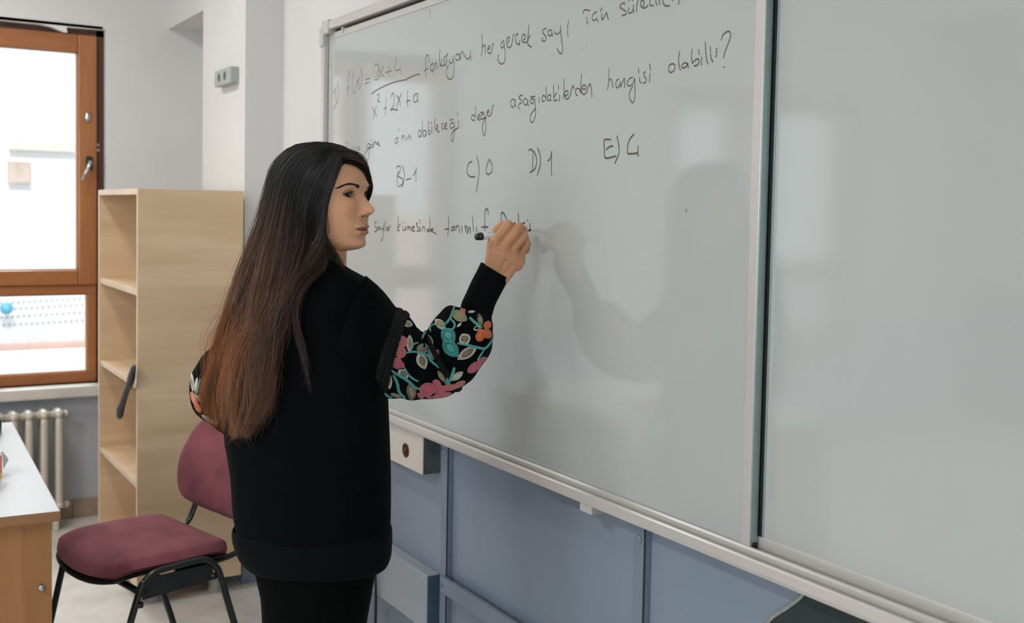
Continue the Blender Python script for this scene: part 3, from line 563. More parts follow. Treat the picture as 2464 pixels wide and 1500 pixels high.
# ------------------------------------------------------------------ steel frame and boxes on the blue wall under the board
sf = thing('board_stand', (1.445, 2.3, 0), 'blue painted steel support frame bolted to the wall under the whiteboard', 'frame')
for y0 in (2.742, 1.838):
    p = MB(); p.box((1.437, y0, 0), (XK, y0 + .004, .855), .001); p.box((1.437, y0, 0), (1.441, y0 + .038, .855), .001); p.build('post', M_STEELB, sf)
    V, F = lathe_vf([(0, 0), (.010, 0), (.010, .002), (.006, .004), (.003, .0025), (0, .0025)], (1.437, y0 + .020, .818 if y0 > 2 else .808), (-1, 0, 0), 16); obj('bolt', V, F, M_STEELB, sf, True)
MB().box((1.424, 1.842, .4185), (1.4368, 2.752, .4655), .002).build('crossbar', M_STEELB, sf)
V, F = lathe_vf([(0, 0), (.006, 0), (.004, .003), (0, .004)], (1.424, 2.742, .442), (-1, 0, 0), 12); obj('rivet', V, F, M_STEELB, sf, True)
# junction box with a dark red round cover
jb = thing('junction_box', (1.45, 3.0, .735), 'cream junction box with a dark red round hole under the whiteboard', 'box')
M_CREAM = mat('cream_box_enamel', (.60, .565, .515), .35, var=.04, vscale=10)
def chip_mat():
    m = mat('paint_chipped_side', (.16, .175, .165), .45, c2=(.035, .06, .08), vscale=16, detail=8); return m
MB().box((1.398, 2.824, .741), (XK, 3.36, .853), .004).build('body', M_CREAM, jb)
MB().box((1.401, 2.8225, .743), (XK - .001, 2.8245, .851)).build('side_plate', chip_mat(), jb)
q = on_plane(977, 1084, 0, 1.398)
V, F = lathe_vf([(.021, .0005), (.021, .002), (.0185, .0022), (.0175, .001), (.010, .003), (0, .0035)], (1.3975, q[1], q[2]), (-1, 0, 0), 24); obj('round_cover', V, F, mat('dark_red_cover', (.055, .010, .006), .15, var=.2), jb, True)
# flat boxed conduit lower down
lb = thing('conduit_box', (1.45, 3.1, .36), 'long pale blue grey conduit box low on the wall behind the woman', 'box')
M_PBLUE = mat('pale_blue_box', (.335, .365, .41), .4, var=.05)
zb = on_plane(996, 1500, 0, 1.4115)[2]
MB().box((1.4115, 2.81, zb), (XK, 3.55, .450), .004).build('body', M_PBLUE, lb); MB().box((1.413, 2.808, zb + .002), (XK - .001, 2.8102, .448)).build('end_plate', mat('blue_end_plate', (.075, .125, .185), .35, c2=(.06, .10, .15), vscale=20), lb)
P = crom([on_plane(903, y, 0, 1.40) + np.array([0, .004 * math.sin(y / 40), 0]) for y in (1330, 1380, 1430, 1480, 1520)], 20); e = P[-1].copy(); e[2] = .004
P = np.vstack([P, crom([P[-1], (P[-1] + e) / 2 + [0, .02, 0], e, e + [-.05, .3, 0]], 16)[1:]])
tag(MB().tube(P, .0045, 10).build('cable', M_CBLK, None, True), 'thin black cable hanging down the wall beside the trousers', 'cable')
# jagged hole in the blue panel at the lower right
Q = [(1845, 1505), (1862, 1485), (1898, 1462), (1928, 1438), (1936, 1424), (1975, 1424), (2020, 1446), (2080, 1470), (2160, 1500), (2160, 1750), (1845, 1750)]
YZ = [on_plane(a, b, 0, 1.4525)[1:] for a, b in Q]; n = len(YZ)
V = [(1.4525, y, z) for y, z in YZ] + [(1.4555, y, z) for y, z in YZ]
hp = thing('broken_panel_gap', (1.4535, YZ[4][0], YZ[4][1]), 'dark jagged gap in the blue panel at the bottom under the tray', 'gap')
obj('void', V, [tuple(range(n)), tuple(range(2 * n - 1, n - 1, -1))] + [(i, n + i, n + (i + 1) % n, (i + 1) % n) for i in range(n)], mat('dark_green_void', (.012, .024, .024), .6, c2=(.03, .045, .045), vscale=6), hp)
P = crom([(1.4505, y, z) for y, z in YZ[:5]], 20); MB().tube(P, .0035, 6).build('torn_edge', mat('raw_torn_edge', (.32, .34, .31), .8, var=.2, vscale=50), hp)
# grey wall socket on the pier
a = on_plane(536, 156, 0, 1.321); c = on_plane(575, 200, 0, 1.321)
sk = thing('wall_socket', (1.30, (a[1] + c[1]) / 2, c[2]), 'small grey wall socket high on the pier above the bookcase', 'socket')
MB().box((1.285, min(a[1], c[1]), c[2]), (1.3215, max(a[1], c[1]), a[2] - .03), .006).build('body', mat('socket_grey', (.38, .41, .39), .5, var=.05), sk)
for dy in (-.04, .04):
    V, F = lathe_vf([(0, 0), (.018, 0), (.014, .002), (0, .002)], (1.2845, (a[1] + c[1]) / 2 + dy, (a[2] + c[2]) / 2 - .015), (-1, 0, 0), 12); obj('pin_hole', V, F, mat('socket_dark_%d' % (dy > 0), (.10, .12, .11), .6, var=.1), sk)
# ================================================================== the woman writing on the board
M_SKIN, _N, _L, _P = nodes_of('skin')
_a = _N.new('ShaderNodeVertexColor'); _a.layer_name = 'Col'
_n = _N.new('ShaderNodeTexNoise'); _n.inputs['Scale'].default_value = 55; _n.inputs['Detail'].default_value = 5
_tc = _N.new('ShaderNodeTexCoord'); _L.new(_tc.outputs['Object'], _n.inputs['Vector'])
_r = _N.new('ShaderNodeValToRGB'); _r.color_ramp.elements[0].color = (.90, .88, .86, 1); _r.color_ramp.elements[1].color = (1.06, 1.05, 1.04, 1); _L.new(_n.outputs['Fac'], _r.inputs['Fac'])
_m = _N.new('ShaderNodeMixRGB'); _m.blend_type = 'MULTIPLY'; _m.inputs[0].default_value = 1; _L.new(_a.outputs['Color'], _m.inputs[1]); _L.new(_r.outputs[0], _m.inputs[2]); _L.new(_m.outputs[0], _P.inputs['Base Color'])
_P.inputs['Roughness'].default_value = .46; _P.inputs['Specular IOR Level'].default_value = .4
_P.inputs['Subsurface Weight'].default_value = .12; _P.inputs['Subsurface Radius'].default_value = (.010, .004, .002); _P.inputs['Subsurface Scale'].default_value = 1.0
_b = _N.new('ShaderNodeBump'); _b.inputs['Strength'].default_value = .10; _b.inputs['Distance'].default_value = .001
_n2 = _N.new('ShaderNodeTexNoise'); _n2.inputs['Scale'].default_value = 420; _L.new(_tc.outputs['Object'], _n2.inputs['Vector']); _L.new(_n2.outputs['Fac'], _b.inputs['Height']); _L.new(_b.outputs[0], _P.inputs['Normal'])
M_EYE = mat('eye', (.8, .8, .8), .2, spec=.2, attr=True)
M_HAIR = mat('dark_brown_hair', (.02, .015, .01), .30, spec=.6, attr=True)
M_HAIRU = mat('hair_underlayer', (.008, .006, .005), .9, spec=.1, attr=True)
M_BROW = mat('dark_brow_hair', (.022, .014, .010), .6, var=.1)
M_LASH = mat('black_lashes', (.008, .006, .005), .6, var=.1)
M_CLOTH = mat('black_jersey', (.0016, .0026, .0030), .9, spec=.06, sheen=.015, var=.15, vscale=30, bump=.25, bscale=900)
M_RIB = mat('black_rib_knit', (.0018, .0030, .0036), .85, spec=.08, sheen=.02, var=.15, vscale=30)
M_TROU = mat('black_trouser', (.0015, .0018, .0019), .9, spec=.06, sheen=.015, var=.3, vscale=12, bump=.3, bscale=600)
M_LACE = mat('black_lace', (.004, .005, .0055), .6, spec=.2, var=.3, vscale=120, bump=.8, bscale=260)
SKIN = np.array([.66, .360, .212])
HR = CR.copy(); HR[2] = 0; HR /= np.linalg.norm(HR)              # horizontal image-right
HV = -CB.copy(); HV[2] = 0; HV /= np.linalg.norm(HV)             # horizontal away from viewer
UP = np.array([0, 0, 1.0])
pw = PD(742, 1000, 2.40)
pe = thing('person', (pw[0], pw[1], 0), 'woman with long dark hair in a black embroidered sweatshirt writing on the whiteboard', 'person')

# ------------------------------------------------------------------ head
HO = PD(791, 470, 2.385); PHI = math.radians(23)
HF = math.cos(PHI) * HR - math.sin(PHI) * HV; HU = UP.copy()
tilt = math.radians(0.5); HF, HU = HF * math.cos(tilt) - HU * math.sin(tilt), HU * math.cos(tilt) + HF * math.sin(tilt)
HL = np.cross(HU, HF)
HS = 1.03
def H2W(P): P = np.array(P, float); P[..., 2] = np.where(P[..., 2] > .02, .02 + (P[..., 2] - .02) * .84, P[..., 2]); P = P * HS; return HO + P[..., 0:1] * HF + P[..., 1:2] * HL + P[..., 2:3] * HU
ZK = [.1135, .111, .105, .095, .08, .06, .04, .02, .0, -.02, -.04, -.048, -.06, -.07, -.08, -.088, -.098, -.106, -.112, -.1165, -.122][::-1]
XF = [.0, .015, .032, .050, .065, .0755, .0810, .0842, .0802, .0835, .0855, .0865, .0885, .0880, .0850, .0838, .0858, .0832, .073, .050, .0][::-1]
XBK = [.0, .022, .047, .066, .082, .093, .097, .097, .094, .089, .080, .076, .070, .065, .058, .052, .045, .038, .03, .02, .0][::-1]
WD = [.0, .019, .039, .052, .062, .0685, .0705, .0715, .0710, .0705, .0665, .0645, .0610, .0580, .0545, .0505, .0440, .0370, .028, .017, .0][::-1]
_zd = np.linspace(-.36, .13, 1961); _gk = np.exp(-(np.arange(-28, 29) / 10.0) ** 2); _gk /= _gk.sum()
def _sm(A): return np.convolve(np.pad(np.interp(_zd, ZK, A), 28, 'edge'), _gk, 'valid')
XFs, XBs, WDs = _sm(XF), _sm(XBK), _sm(WD)
def head_r(th, z):
    "base radius of skull and jaw, smooth union with the neck"
    f, b, w = np.interp(z, _zd, XFs), np.interp(z, _zd, XBs), np.interp(z, _zd, WDs)
    c, s = np.cos(th), np.sin(th); p = 2.25
    ax = np.where(c > 0, f, b) + 1e-5; w = w + 1e-5
    r = (np.abs(c / ax) ** p + np.abs(s / w) ** p) ** (-1 / p)
    # the jaw climbs from the chin towards the ear
    zb = -.122 + .046 * np.clip((np.abs(th) - .45) / 1.1, 0, 1) ** 1.2; k = np.clip((z - zb) / .020, 0, 1); r = r * np.sqrt(np.clip(1 - (1 - k) ** 2.5, 0, 1))
    cx = -.016; nr = .053 + .012 * np.clip((-z - .19) / .10, 0, 1)
    disc = nr ** 2 - (cx * s) ** 2; rn = cx * c + np.sqrt(np.maximum(disc, 1e-6)); rn = np.where(z < -.02, rn, 0) * np.clip((-.02 - z) / .03, 0, 1)
    h = .010; d = np.clip(.5 + .5 * (r - rn) / h, 0, 1); return rn * (1 - d) + r * d + h * d * (1 - d) * (z < -.04)
nth = 300; u = np.linspace(-1, 1, nth, endpoint=False); TH = np.pi * (0.52 * u + 0.48 * u ** 3)      # finer towards the face
ZZ = np.concatenate([np.linspace(-.30, -.13, 24, endpoint=False), np.linspace(-.13, .045, 230, endpoint=False), np.linspace(.045, .1134, 42)])
TT, ZG = np.meshgrid(TH, ZZ); RR = head_r(TT, ZG)
X, Y, Z = RR * np.cos(TT), RR * np.sin(TT), ZG.copy()
wf = np.clip(np.cos(TT) * 1.6 - .25, 0, 1)
G = lambda y0, z0, sy, sz: np.exp(-((Y - y0) / sy) ** 2 - ((Z - z0) / sz) ** 2)
nz = [-.0455, -.0425, -.0395, -.0362, -.0325, -.0280, -.0235, -.0165, -.008, .0, .012, .025]; na = [0, .0035, .0105, .0185, .0240, .0265, .0240, .0180, .0105, .0055, .0014, 0]
A = np.interp(Z, _zd, np.convolve(np.pad(np.interp(_zd, nz, na), 28, 'edge'), np.exp(-(np.arange(-28, 29) / 5.0) ** 2) / np.exp(-(np.arange(-28, 29) / 5.0) ** 2).sum(), 'valid')); sg = np.interp(Z, [-.046, -.037, -.028, -.018, 0, .012], [.0118, .0118, .0108, .0088, .0070, .0075])
X += wf * A * np.exp(-(np.abs(Y) / sg) ** 2.2)
for s in (-1, 1):
    X += wf * (.0075 * G(s * .0130, -.0360, .0050, .0052)                       # nostril wing
        - .0070 * G(s * .0070, -.0412, .0036, .0020)                            # nostril
        - .0085 * G(s * .0290, .0035, .0150, .0105) + .0030 * G(s * .030, .0215, .020, .007)   # socket, brow ridge
        - .0030 * G(s * .0165, -.002, .006, .010)
        + .0045 * G(s * .0390, -.026, .018, .016) - .0018 * G(s * .0225, -.050, .006, .012)     # cheek, nasolabial
        - .0025 * G(s * .040, -.066, .016, .018))
lw = np.clip(1 - (np.abs(Y) / .0255) ** 2, 0, 1) ** .7
X += wf * lw * (.0060 * np.exp(-((Z + .0625) / .0038) ** 2) + .0068 * np.exp(-((Z + .0755) / .0045) ** 2) - .0050 * np.exp(-((Z + .0690) / .0017) ** 2) - .0022 * np.exp(-((Z + .0850) / .004) ** 2))
X -= wf * .0022 * np.exp(-(Y / .0035) ** 2 - ((Z + .055) / .005) ** 2)
X += wf * .0030 * np.exp(-(Y / .016) ** 2 - ((Z + .099) / .008) ** 2)
COLR = np.tile(SKIN, (X.size, 1)).reshape(*X.shape, 3)
def paint(mask, c): 
    global COLR
    COLR = COLR * (1 - mask[..., None]) + np.array(c) * mask[..., None]
for s in (-1, 1): paint(np.clip(.32 * wf * G(s * .043, -.030, .020, .018), 0, 1), (.62, .275, .155))
paint(.30 * wf * np.exp(-(Y / .016) ** 2 - ((Z + .035) / .010) ** 2), (.61, .270, .155))
up = (Z > -.0690) & (Z < -.0590 + .0020 * np.cos(Y / .0042) * (np.abs(Y) < .012) - .0085 * (np.abs(Y) / .0255) ** 2)
lo = (Z <= -.0690) & (Z > -.0805 + .0110 * (np.abs(Y) / .0235) ** 2)
lip = ((up | lo) & (np.abs(Y) < .0245) & (wf > .3)).astype(float); 
paint(lip * .75, (.42, .165, .130)); paint(wf * lw * .85 * np.exp(-((Z + .0690) / .0011) ** 2), (.10, .03, .022))
for s in (-1, 1): paint(np.clip(1.3 * wf * G(s * .0070, -.0416, .0036, .0019), 0, .95), (.045, .016, .010))
# eyes: lids follow the eyeball, the almond opening is pushed in behind it
EYES = []
for s in (-1, 1):
    ey, ez = s * .0315, .0005; i = np.unravel_index(np.argmin((Y - ey) ** 2 + (Z - ez) ** 2 + (np.cos(TT) < 0) * 9), Y.shape)
    EXc = X[i] - .0122 + .0030; EYES.append((EXc, ey, ez)); d2 = (Y - ey) ** 2 + (Z - ez) ** 2; front = np.cos(TT) > 0
    uu = s * (Y - ey); vv = Z - ez
    lid = EXc + np.sqrt(np.maximum(.0139 ** 2 - d2, 0)); inr = (d2 < .0139 ** 2) & front; wgt = np.clip((.0139 - np.sqrt(d2)) / .004, 0, 1)
    X = np.where(inr, X + (np.maximum(lid, X) - X) * wgt, X)
    hu = .0060 * np.clip(1 - ((uu + .001) / .0150) ** 2, 0, 1) + .0010 * (uu / .015); hl = -.0043 * np.clip(1 - ((uu - .001) / .0150) ** 2, 0, 1) + .0010 * (uu / .015)
    op = front & (np.abs(uu) < .0143) & (vv < hu) & (vv > hl); X = np.where(op, EXc + .004, X)
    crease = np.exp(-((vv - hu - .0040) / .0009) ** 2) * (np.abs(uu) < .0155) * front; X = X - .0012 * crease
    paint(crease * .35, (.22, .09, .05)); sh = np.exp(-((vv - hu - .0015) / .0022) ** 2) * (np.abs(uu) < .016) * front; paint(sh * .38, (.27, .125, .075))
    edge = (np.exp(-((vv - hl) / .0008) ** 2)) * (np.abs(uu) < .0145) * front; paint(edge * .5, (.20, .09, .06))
# small moles
for y0, z0, q in ((-.024, -.088, .0011), (-.031, -.083, .0016), (-.034, -.078, .0012), (-.014, -.104, .0010)): paint(.32 * np.exp(-((Y - y0) ** 2 + (Z - z0) ** 2) / q ** 2) * wf, (.16, .07, .04))
HP = H2W(np.stack([X, Y, Z], -1).reshape(-1, 3)); nzr = len(ZZ)
HFc = [(i * nth + j, i * nth + (j + 1) % nth, (i + 1) * nth + (j + 1) % nth, (i + 1) * nth + j) for i in range(nzr - 1) for j in range(nth)]
HFc.append(tuple(range((nzr - 1) * nth, nzr * nth)))
HCOL = COLR.reshape(-1, 3)

# ------------------------------------------------------------------ hands and arms, grown together by a voxel remesh
def capsule(p0, r0, p1, r1, n=16):
    p0, p1 = np.array(p0), np.array(p1); d = p1 - p0; L = np.linalg.norm(d); d = d / L; ts = []
    for a in (-80, -55, -30, 0): ts.append((p0 + d * r0 * math.sin(math.radians(a)), r0 * math.cos(math.radians(a))))
    for a in (0, 30, 55, 80): ts.append((p1 + d * r1 * math.sin(math.radians(a)), r1 * math.cos(math.radians(a))))
    t = np.array([1.0, 0, 0]) if abs(d[0]) < .8 else np.array([0, 1.0, 0]); u = np.cross(d, t); u /= np.linalg.norm(u); v = np.cross(d, u); an = np.linspace(0, 2 * math.pi, n, endpoint=False)
    return rings_vf([c + r * (np.cos(an)[:, None] * u + np.sin(an)[:, None] * v) for c, r in ts])
def remesh(mb, vox, it=5):
    me = bpy.data.meshes.new('tmp'); me.from_pydata(np.vstack(mb.V).tolist(), [], mb.F); o = bpy.data.objects.new('tmp', me); COL.objects.link(o)
    m = o.modifiers.new('r', 'REMESH'); m.mode = 'VOXEL'; m.voxel_size = vox
    s = o.modifiers.new('s', 'SMOOTH'); s.factor = .5; s.iterations = it
    ev = o.evaluated_get(bpy.context.evaluated_depsgraph_get()).to_mesh(); V = np.empty(len(ev.vertices) * 3); ev.vertices.foreach_get('co', V); V = V.reshape(-1, 3).copy(); F = [list(p.vertices) for p in ev.polygons]
    bpy.data.objects.remove(o); bpy.data.meshes.remove(me); return V, F
hand = MB()
def chain(pts, rad):
    P = [PD(*p) for p in pts]
    for i in range(len(P) - 1): hand.add(*capsule(P[i], rad[i], P[i + 1], rad[i + 1]))
WR = (1193, 662, 2.632)
MC = dict(i=(1192, 580, 2.602), m=(1214, 590, 2.604), r=(1234, 601, 2.614), l=(1250, 616, 2.628))
chain([MC['i'], (1222, 540, 2.620), (1238, 550, 2.652), (1232, 566, 2.667)], [.0118, .0112, .0094, .0080])
chain([MC['m'], (1250, 546, 2.622), (1261, 558, 2.652), (1252, 575, 2.668)], [.0122, .0114, .0096, .0082])
chain([MC['r'], (1260, 566, 2.634), (1266, 583, 2.660), (1254, 592, 2.672)], [.0116, .0108, .0092, .0080])
chain([MC['l'], (1268, 586, 2.648), (1266, 603, 2.668), (1256, 608, 2.674)], [.0108, .0098, .0084, .0074])
chain([(1183, 634, 2.628), (1184, 590, 2.634), (1190, 560, 2.642), (1209, 540, 2.655)], [.0165, .0128, .0112, .0092])
for k, r in (('i', .0150), ('m', .0158), ('r', .0150), ('l', .0140)):
    q = MC[k]; w0 = (WR[0] + {'i': -10, 'm': -2, 'r': 7, 'l': 14}[k], WR[1] + {'i': -6, 'm': -2, 'r': 2, 'l': 6}[k], WR[2] - .004)
    hand.add(*capsule(PD(*w0), .0195, PD(q[0], q[1] + 3, q[2] + .004), r))
for a, c in (('i', 'm'), ('m', 'r'), ('r', 'l')): hand.add(*capsule(PD(MC[a][0], MC[a][1] + 12, MC[a][2] + .006), .0145, PD(MC[c][0], MC[c][1] + 12, MC[c][2] + .006), .0145)); hand.add(*capsule(PD(MC[a][0] - 4, MC[a][1] + 26, MC[a][2] + .009), .0155, PD(MC[c][0] - 6, MC[c][1] + 22, MC[c][2] + .009), .0155))
hand.add(*capsule(PD(1186, 622, 2.622), .0185, PD(1232, 632, 2.634), .0185))
for dx, dy in ((-13, -8), (9, 6)):
    hand.add(*capsule(PD(WR[0] + dx, WR[1] + dy, WR[2]), .0195, PD(1143 + dx * .4, 752 + dy * .4, 2.606), .0225))
hv, hf = remesh(hand, .0015, 4)
arm = MB()
EL = PD(1072, 880, 2.540); SHR = PD(872, 805, 2.375); NB = PD(772, 720, 2.41)
arm.add(*capsule(PD(1143, 752, 2.606), .0235, PD(1112, 815, 2.575), .026)); arm.add(*capsule(PD(1112, 815, 2.575), .026, EL, .027)); arm.add(*capsule(EL, .027, SHR, .040)); arm.add(*capsule(SHR, .045, NB, .050))
ELL = PD(512, 930, 2.52); SHL = PD(668, 735, 2.50); WRL = PD(650, 1095, 2.62)
arm.add(*capsule(NB, .055, SHL, .050)); arm.add(*capsule(SHL, .050, ELL, .042)); arm.add(*capsule(ELL, .040, WRL, .024)); arm.add(*capsule(NB, .07, PD(745, 1150, 2.42), .09)); arm.add(*capsule(PD(745, 1150, 2.42), .10, PD(750, 1330, 2.41), .11))
# relaxed left hand in front of the body
fdir = (WRL - ELL) / np.linalg.norm(WRL - ELL); sd = np.cross(fdir, UP); sd /= np.linalg.norm(sd); dn = np.cross(sd, fdir)
for k, (o1, L) in enumerate(((-.026, .066), (-.009, .074), (.009, .070), (.025, .055))):
    m0 = WRL + fdir * .085 + sd * o1; arm.add(*capsule(WRL + sd * o1 * .6, .018, m0, .0125)); p1 = m0 + fdir * L * .5 - dn * .010; p2 = p1 + fdir * L * .32 - dn * .020; arm.add(*capsule(m0, .0105, p1, .0092)); arm.add(*capsule(p1, .0092, p2, .0075))
m0 = WRL + fdir * .02 - sd * .02; p1 = m0 + fdir * .045 - sd * .030; arm.add(*capsule(m0, .016, p1, .0115)); arm.add(*capsule(p1, .0115, p1 + fdir * .038 - sd * .008, .0085))
av, af = remesh(arm, .005, 4)
body = MB(); body.add(HP, HFc); body.add(hv, hf); body.add(av, af)
hc = np.tile(SKIN * np.array([1.0, .97, .93]), (len(hv), 1))
# redder knuckles and finger creases
for p, c, rr in [(PD(*MC[k]), (.44, .19, .10), .016) for k in 'imrl'] + [(PD(1252, 548, 2.61), (.44, .19, .105), .012), (PD(1205, 640, 2.61), (.40, .185, .10), .020)]:
    w_ = np.exp(-((hv - p) ** 2).sum(1) / rr ** 2)[:, None] * .45; hc = hc * (1 - w_) + np.array(c) * w_
body.build('body', M_SKIN, pe, True, None, np.vstack([HCOL, hc, np.tile(SKIN, (len(av), 1))]))

# eyeballs, lashes, brows
gz = np.array([.90, -.40, -.13]); gz /= np.linalg.norm(gz)
for ec in EYES:
    bm = bmesh.new(); bmesh.ops.create_uvsphere(bm, u_segments=48, v_segments=32, radius=.0122); bm.verts.index_update()
    V = np.array([v.co[:] for v in bm.verts]); F = [[v.index for v in f.verts] for f in bm.faces]; bm.free()
    ang = np.arccos(np.clip(V @ gz / .0122, -1, 1)) * .0122; c = np.where(ang[:, None] < .0026, (.003, .002, .002), np.where(ang[:, None] < .0064, (.022, .010, .006), (.36, .30, .27)))
    obj('eyeball', H2W(V + np.array(ec)), F, M_EYE, pe, True, None, c)
for s, ec in zip((-1, 1), EYES):
    uu = np.linspace(-.0150, .0165, 40); hu = .0060 * np.clip(1 - ((uu + .001) / .0150) ** 2, 0, 1) + .0010 * (uu / .015); d2 = np.minimum(uu ** 2 + hu ** 2, .0137 ** 2)
    P = np.stack([ec[0] + np.sqrt(.0139 ** 2 - d2) + .0006, ec[1] + s * uu, ec[2] + hu], 1); P[-6:, 0] += np.linspace(0, -.0002, 6)
    P = H2W(P); m = MB(); m.tube(P, np.interp(uu, [-.015, 0, .012, .0165], [.0005, .0011, .0013, .0004]) * HS, 6)
    for q in range(3, 38, 2):
        d = HF * .6 + HL * s * (uu[q] * 22) + HU * .22; d /= np.linalg.norm(d); L = .0055 + .0030 * (uu[q] > .002)
        m.tube([P[q], P[q] + d * L * .5, P[q] + d * L + HU * .0028], [.0004, .0003, .0001], 4)
    m.build('eyelash', M_LASH, pe, False, 'stuff')
def surf(y, z):
    "front skin point of the head at lateral y, height z"
    i = np.argmin((Y - y) ** 2 + (Z - z) ** 2 + (np.cos(TT) < 0) * 9); return np.array([X.flat[i], y, z])
for s in (-1, 1):
    ctr = crom([(.0175, .0165), (.027, .0205), (.037, .0238), (.046, .0212), (.0545, .0140)], 60); m = MB()
    for q in range(300):
        t = random.random(); i = int(t * 59); y, z = ctr[i]; wdt = np.interp(t, [0, .15, .5, 1], [.0018, .0030, .0021, .0004]); z += random.uniform(-1, 1) * wdt
        dy, dz = np.interp(t, [0, .3, 1], [.002, .0045, .006]), np.interp(t, [0, .2, .55, 1], [.005, .0035, .0008, -.0015]); a = surf(s * y, z); c = surf(s * (y + dy), z + dz); a[0] += .0004; c[0] += .0009; md = (a + c) / 2; md[0] += .0012
        m.tube(H2W([a, md, c]), [.00026, .00022, .00008], 4, False)
    m.build('eyebrow', M_BROW, pe, False, 'stuff')
# ------------------------------------------------------------------ sweatshirt
def hring(l, r, y, D, hb, n=56, p=2.35, fwd=0.0):
    c = PD((l + r) / 2, y, D) + HV * fwd; a = (r - l) / 2 * D / FPX; t = np.linspace(0, 2 * math.pi, n, endpoint=False); ct, st = np.cos(t), np.sin(t)
    k = (np.abs(ct) ** p + np.abs(st) ** p) ** (-1 / p); return c + (a * k * ct)[:, None] * HR + (hb * k * st)[:, None] * HV
def smooth_rings(R, n):
    R = np.array(R); k, m, _ = R.shape; return list(crom(R.reshape(k, -1), n).reshape(n, m, 3))
def wrinkle(V, F, amp, sc, stretch=(1, 1, 1), seed=0):
    me = bpy.data.meshes.new('t'); me.from_pydata(V.tolist(), [], F); me.update(); N = np.empty(len(V) * 3); me.vertices.foreach_get('normal', N); N = N.reshape(-1, 3); bpy.data.meshes.remove(me)
    d = np.array([noise.noise(Vector((v[0] * sc * stretch[0] + seed, v[1] * sc * stretch[1], v[2] * sc * stretch[2]))) for v in V]); return V + N * (amp * d)[:, None]
TOR = [(600, 752, 800, 2.39, .055), (622, 735, 815, 2.39, .062), (640, 712, 838, 2.39, .075), (655, 680, 862, 2.395, .085), (675, 648, 892, 2.40, .095), (700, 622, 918, 2.40, .105), (725, 605, 931, 2.40, .112), (780, 588, 934, 2.40, .120), (860, 572, 933, 2.40, .124), (950, 556, 935, 2.40, .124), (1045, 543, 937, 2.40, .122), (1100, 549, 937, 2.40, .121), (1150, 556, 937, 2.40, .121), (1230, 562, 938, 2.40, .122), (1262, 567, 938, 2.40, .122), (1276, 569, 938, 2.40, .121)]
R = smooth_rings([hring(l, r, y, D, hb) for y, l, r, D, hb in TOR], 110)
tv, tf = rings_vf(R, False)
tv = wrinkle(tv, tf, .007, 5.0, (1.4, 1.4, .55), 3.1); tv = wrinkle(tv, tf, .0025, 14, (1.2, 1.2, .5), 9)
sw = obj('sweatshirt', tv, tf, M_CLOTH, pe, True)
sw['label'] = 'black sweatshirt with embroidered puff sleeves'
LOC[sw.name] = wloc(pe)
HEM = [(1268, 566, 939, .121), (1274, 563, 941, .124), (1290, 563, 942, .125), (1312, 568, 941, .124), (1335, 577, 939, .121), (1352, 590, 934, .116), (1360, 600, 928, .110), (1358, 608, 922, .105), (1340, 612, 920, .103)]
R = smooth_rings([hring(l, r, y, 2.40, hb) for y, l, r, hb in HEM], 40); V, F = rings_vf(R, False); V = wrinkle(V, F, .004, 6, (1, 1, .4), 5); obj('hem_band', V, F, M_RIB, sw, True)
# sleeves: rings spanned between the upper and lower outline, each at its own depth
def sleeve_rings(prs, n, seg=52, k2=.92):
    C = []; A = []
    for (ux, uy, lx, ly, D, kk) in prs:
        a, c = PD(ux, uy, D), PD(lx, ly, D); C.append((a + c) / 2); A.append(np.concatenate([(a - c) / 2, [kk]]))
    C = crom(C, n); A = crom(A, n); T = np.gradient(C, axis=0); T /= np.linalg.norm(T, axis=1)[:, None]; t = np.linspace(0, 2 * math.pi, seg, endpoint=False); R = []
    for c, a, tt in zip(C, A, T):
        kk = a[3]; a = a[:3]; b = -CB - a * np.dot(-CB, a) / np.dot(a, a); b /= np.linalg.norm(b); b = b * np.linalg.norm(a) * kk; R.append(c + np.cos(t)[:, None] * a + np.sin(t)[:, None] * b)
    return R
# right arm (raised): black upper sleeve, embroidered puff, ribbed cuff
UPS = [(880, 665, 800, 880, 2.33, .60), (905, 684, 835, 905, 2.345, .70), (925, 705, 872, 925, 2.37, .80), (950, 737, 900, 945, 2.40, .9), (972, 756, 921, 954, 2.425, 1.0)]
V, F = rings_vf(sleeve_rings(UPS, 30), False); V = wrinkle(V, F, .005, 9, (1, 1, 1), 2); obj('upper_sleeve', V, F, M_CLOTH, sw, True)
PUF = [(970, 755, 921, 953, 2.424, .96), (978, 757, 928, 957, 2.432, 1.02), (1000, 783, 962, 961, 2.46, 1.05), (1018, 800, 1010, 963, 2.49, 1.05), (1026, 806, 1060, 957, 2.515, 1.05), (1028, 806, 1105, 938, 2.535, 1.05), (1026, 802, 1145, 902, 2.555, 1.05), (1032, 790, 1172, 865, 2.57, 1.02), (1045, 768, 1187, 818, 2.582, .98), (1062, 742, 1186, 785, 2.592, .95), (1082, 730, 1183, 768, 2.600, .92), (1104, 734, 1180, 764, 2.605, .9), (1112, 738, 1176, 764, 2.608, .85)]
pv, pf = rings_vf(sleeve_rings(PUF, 96, 72), False)
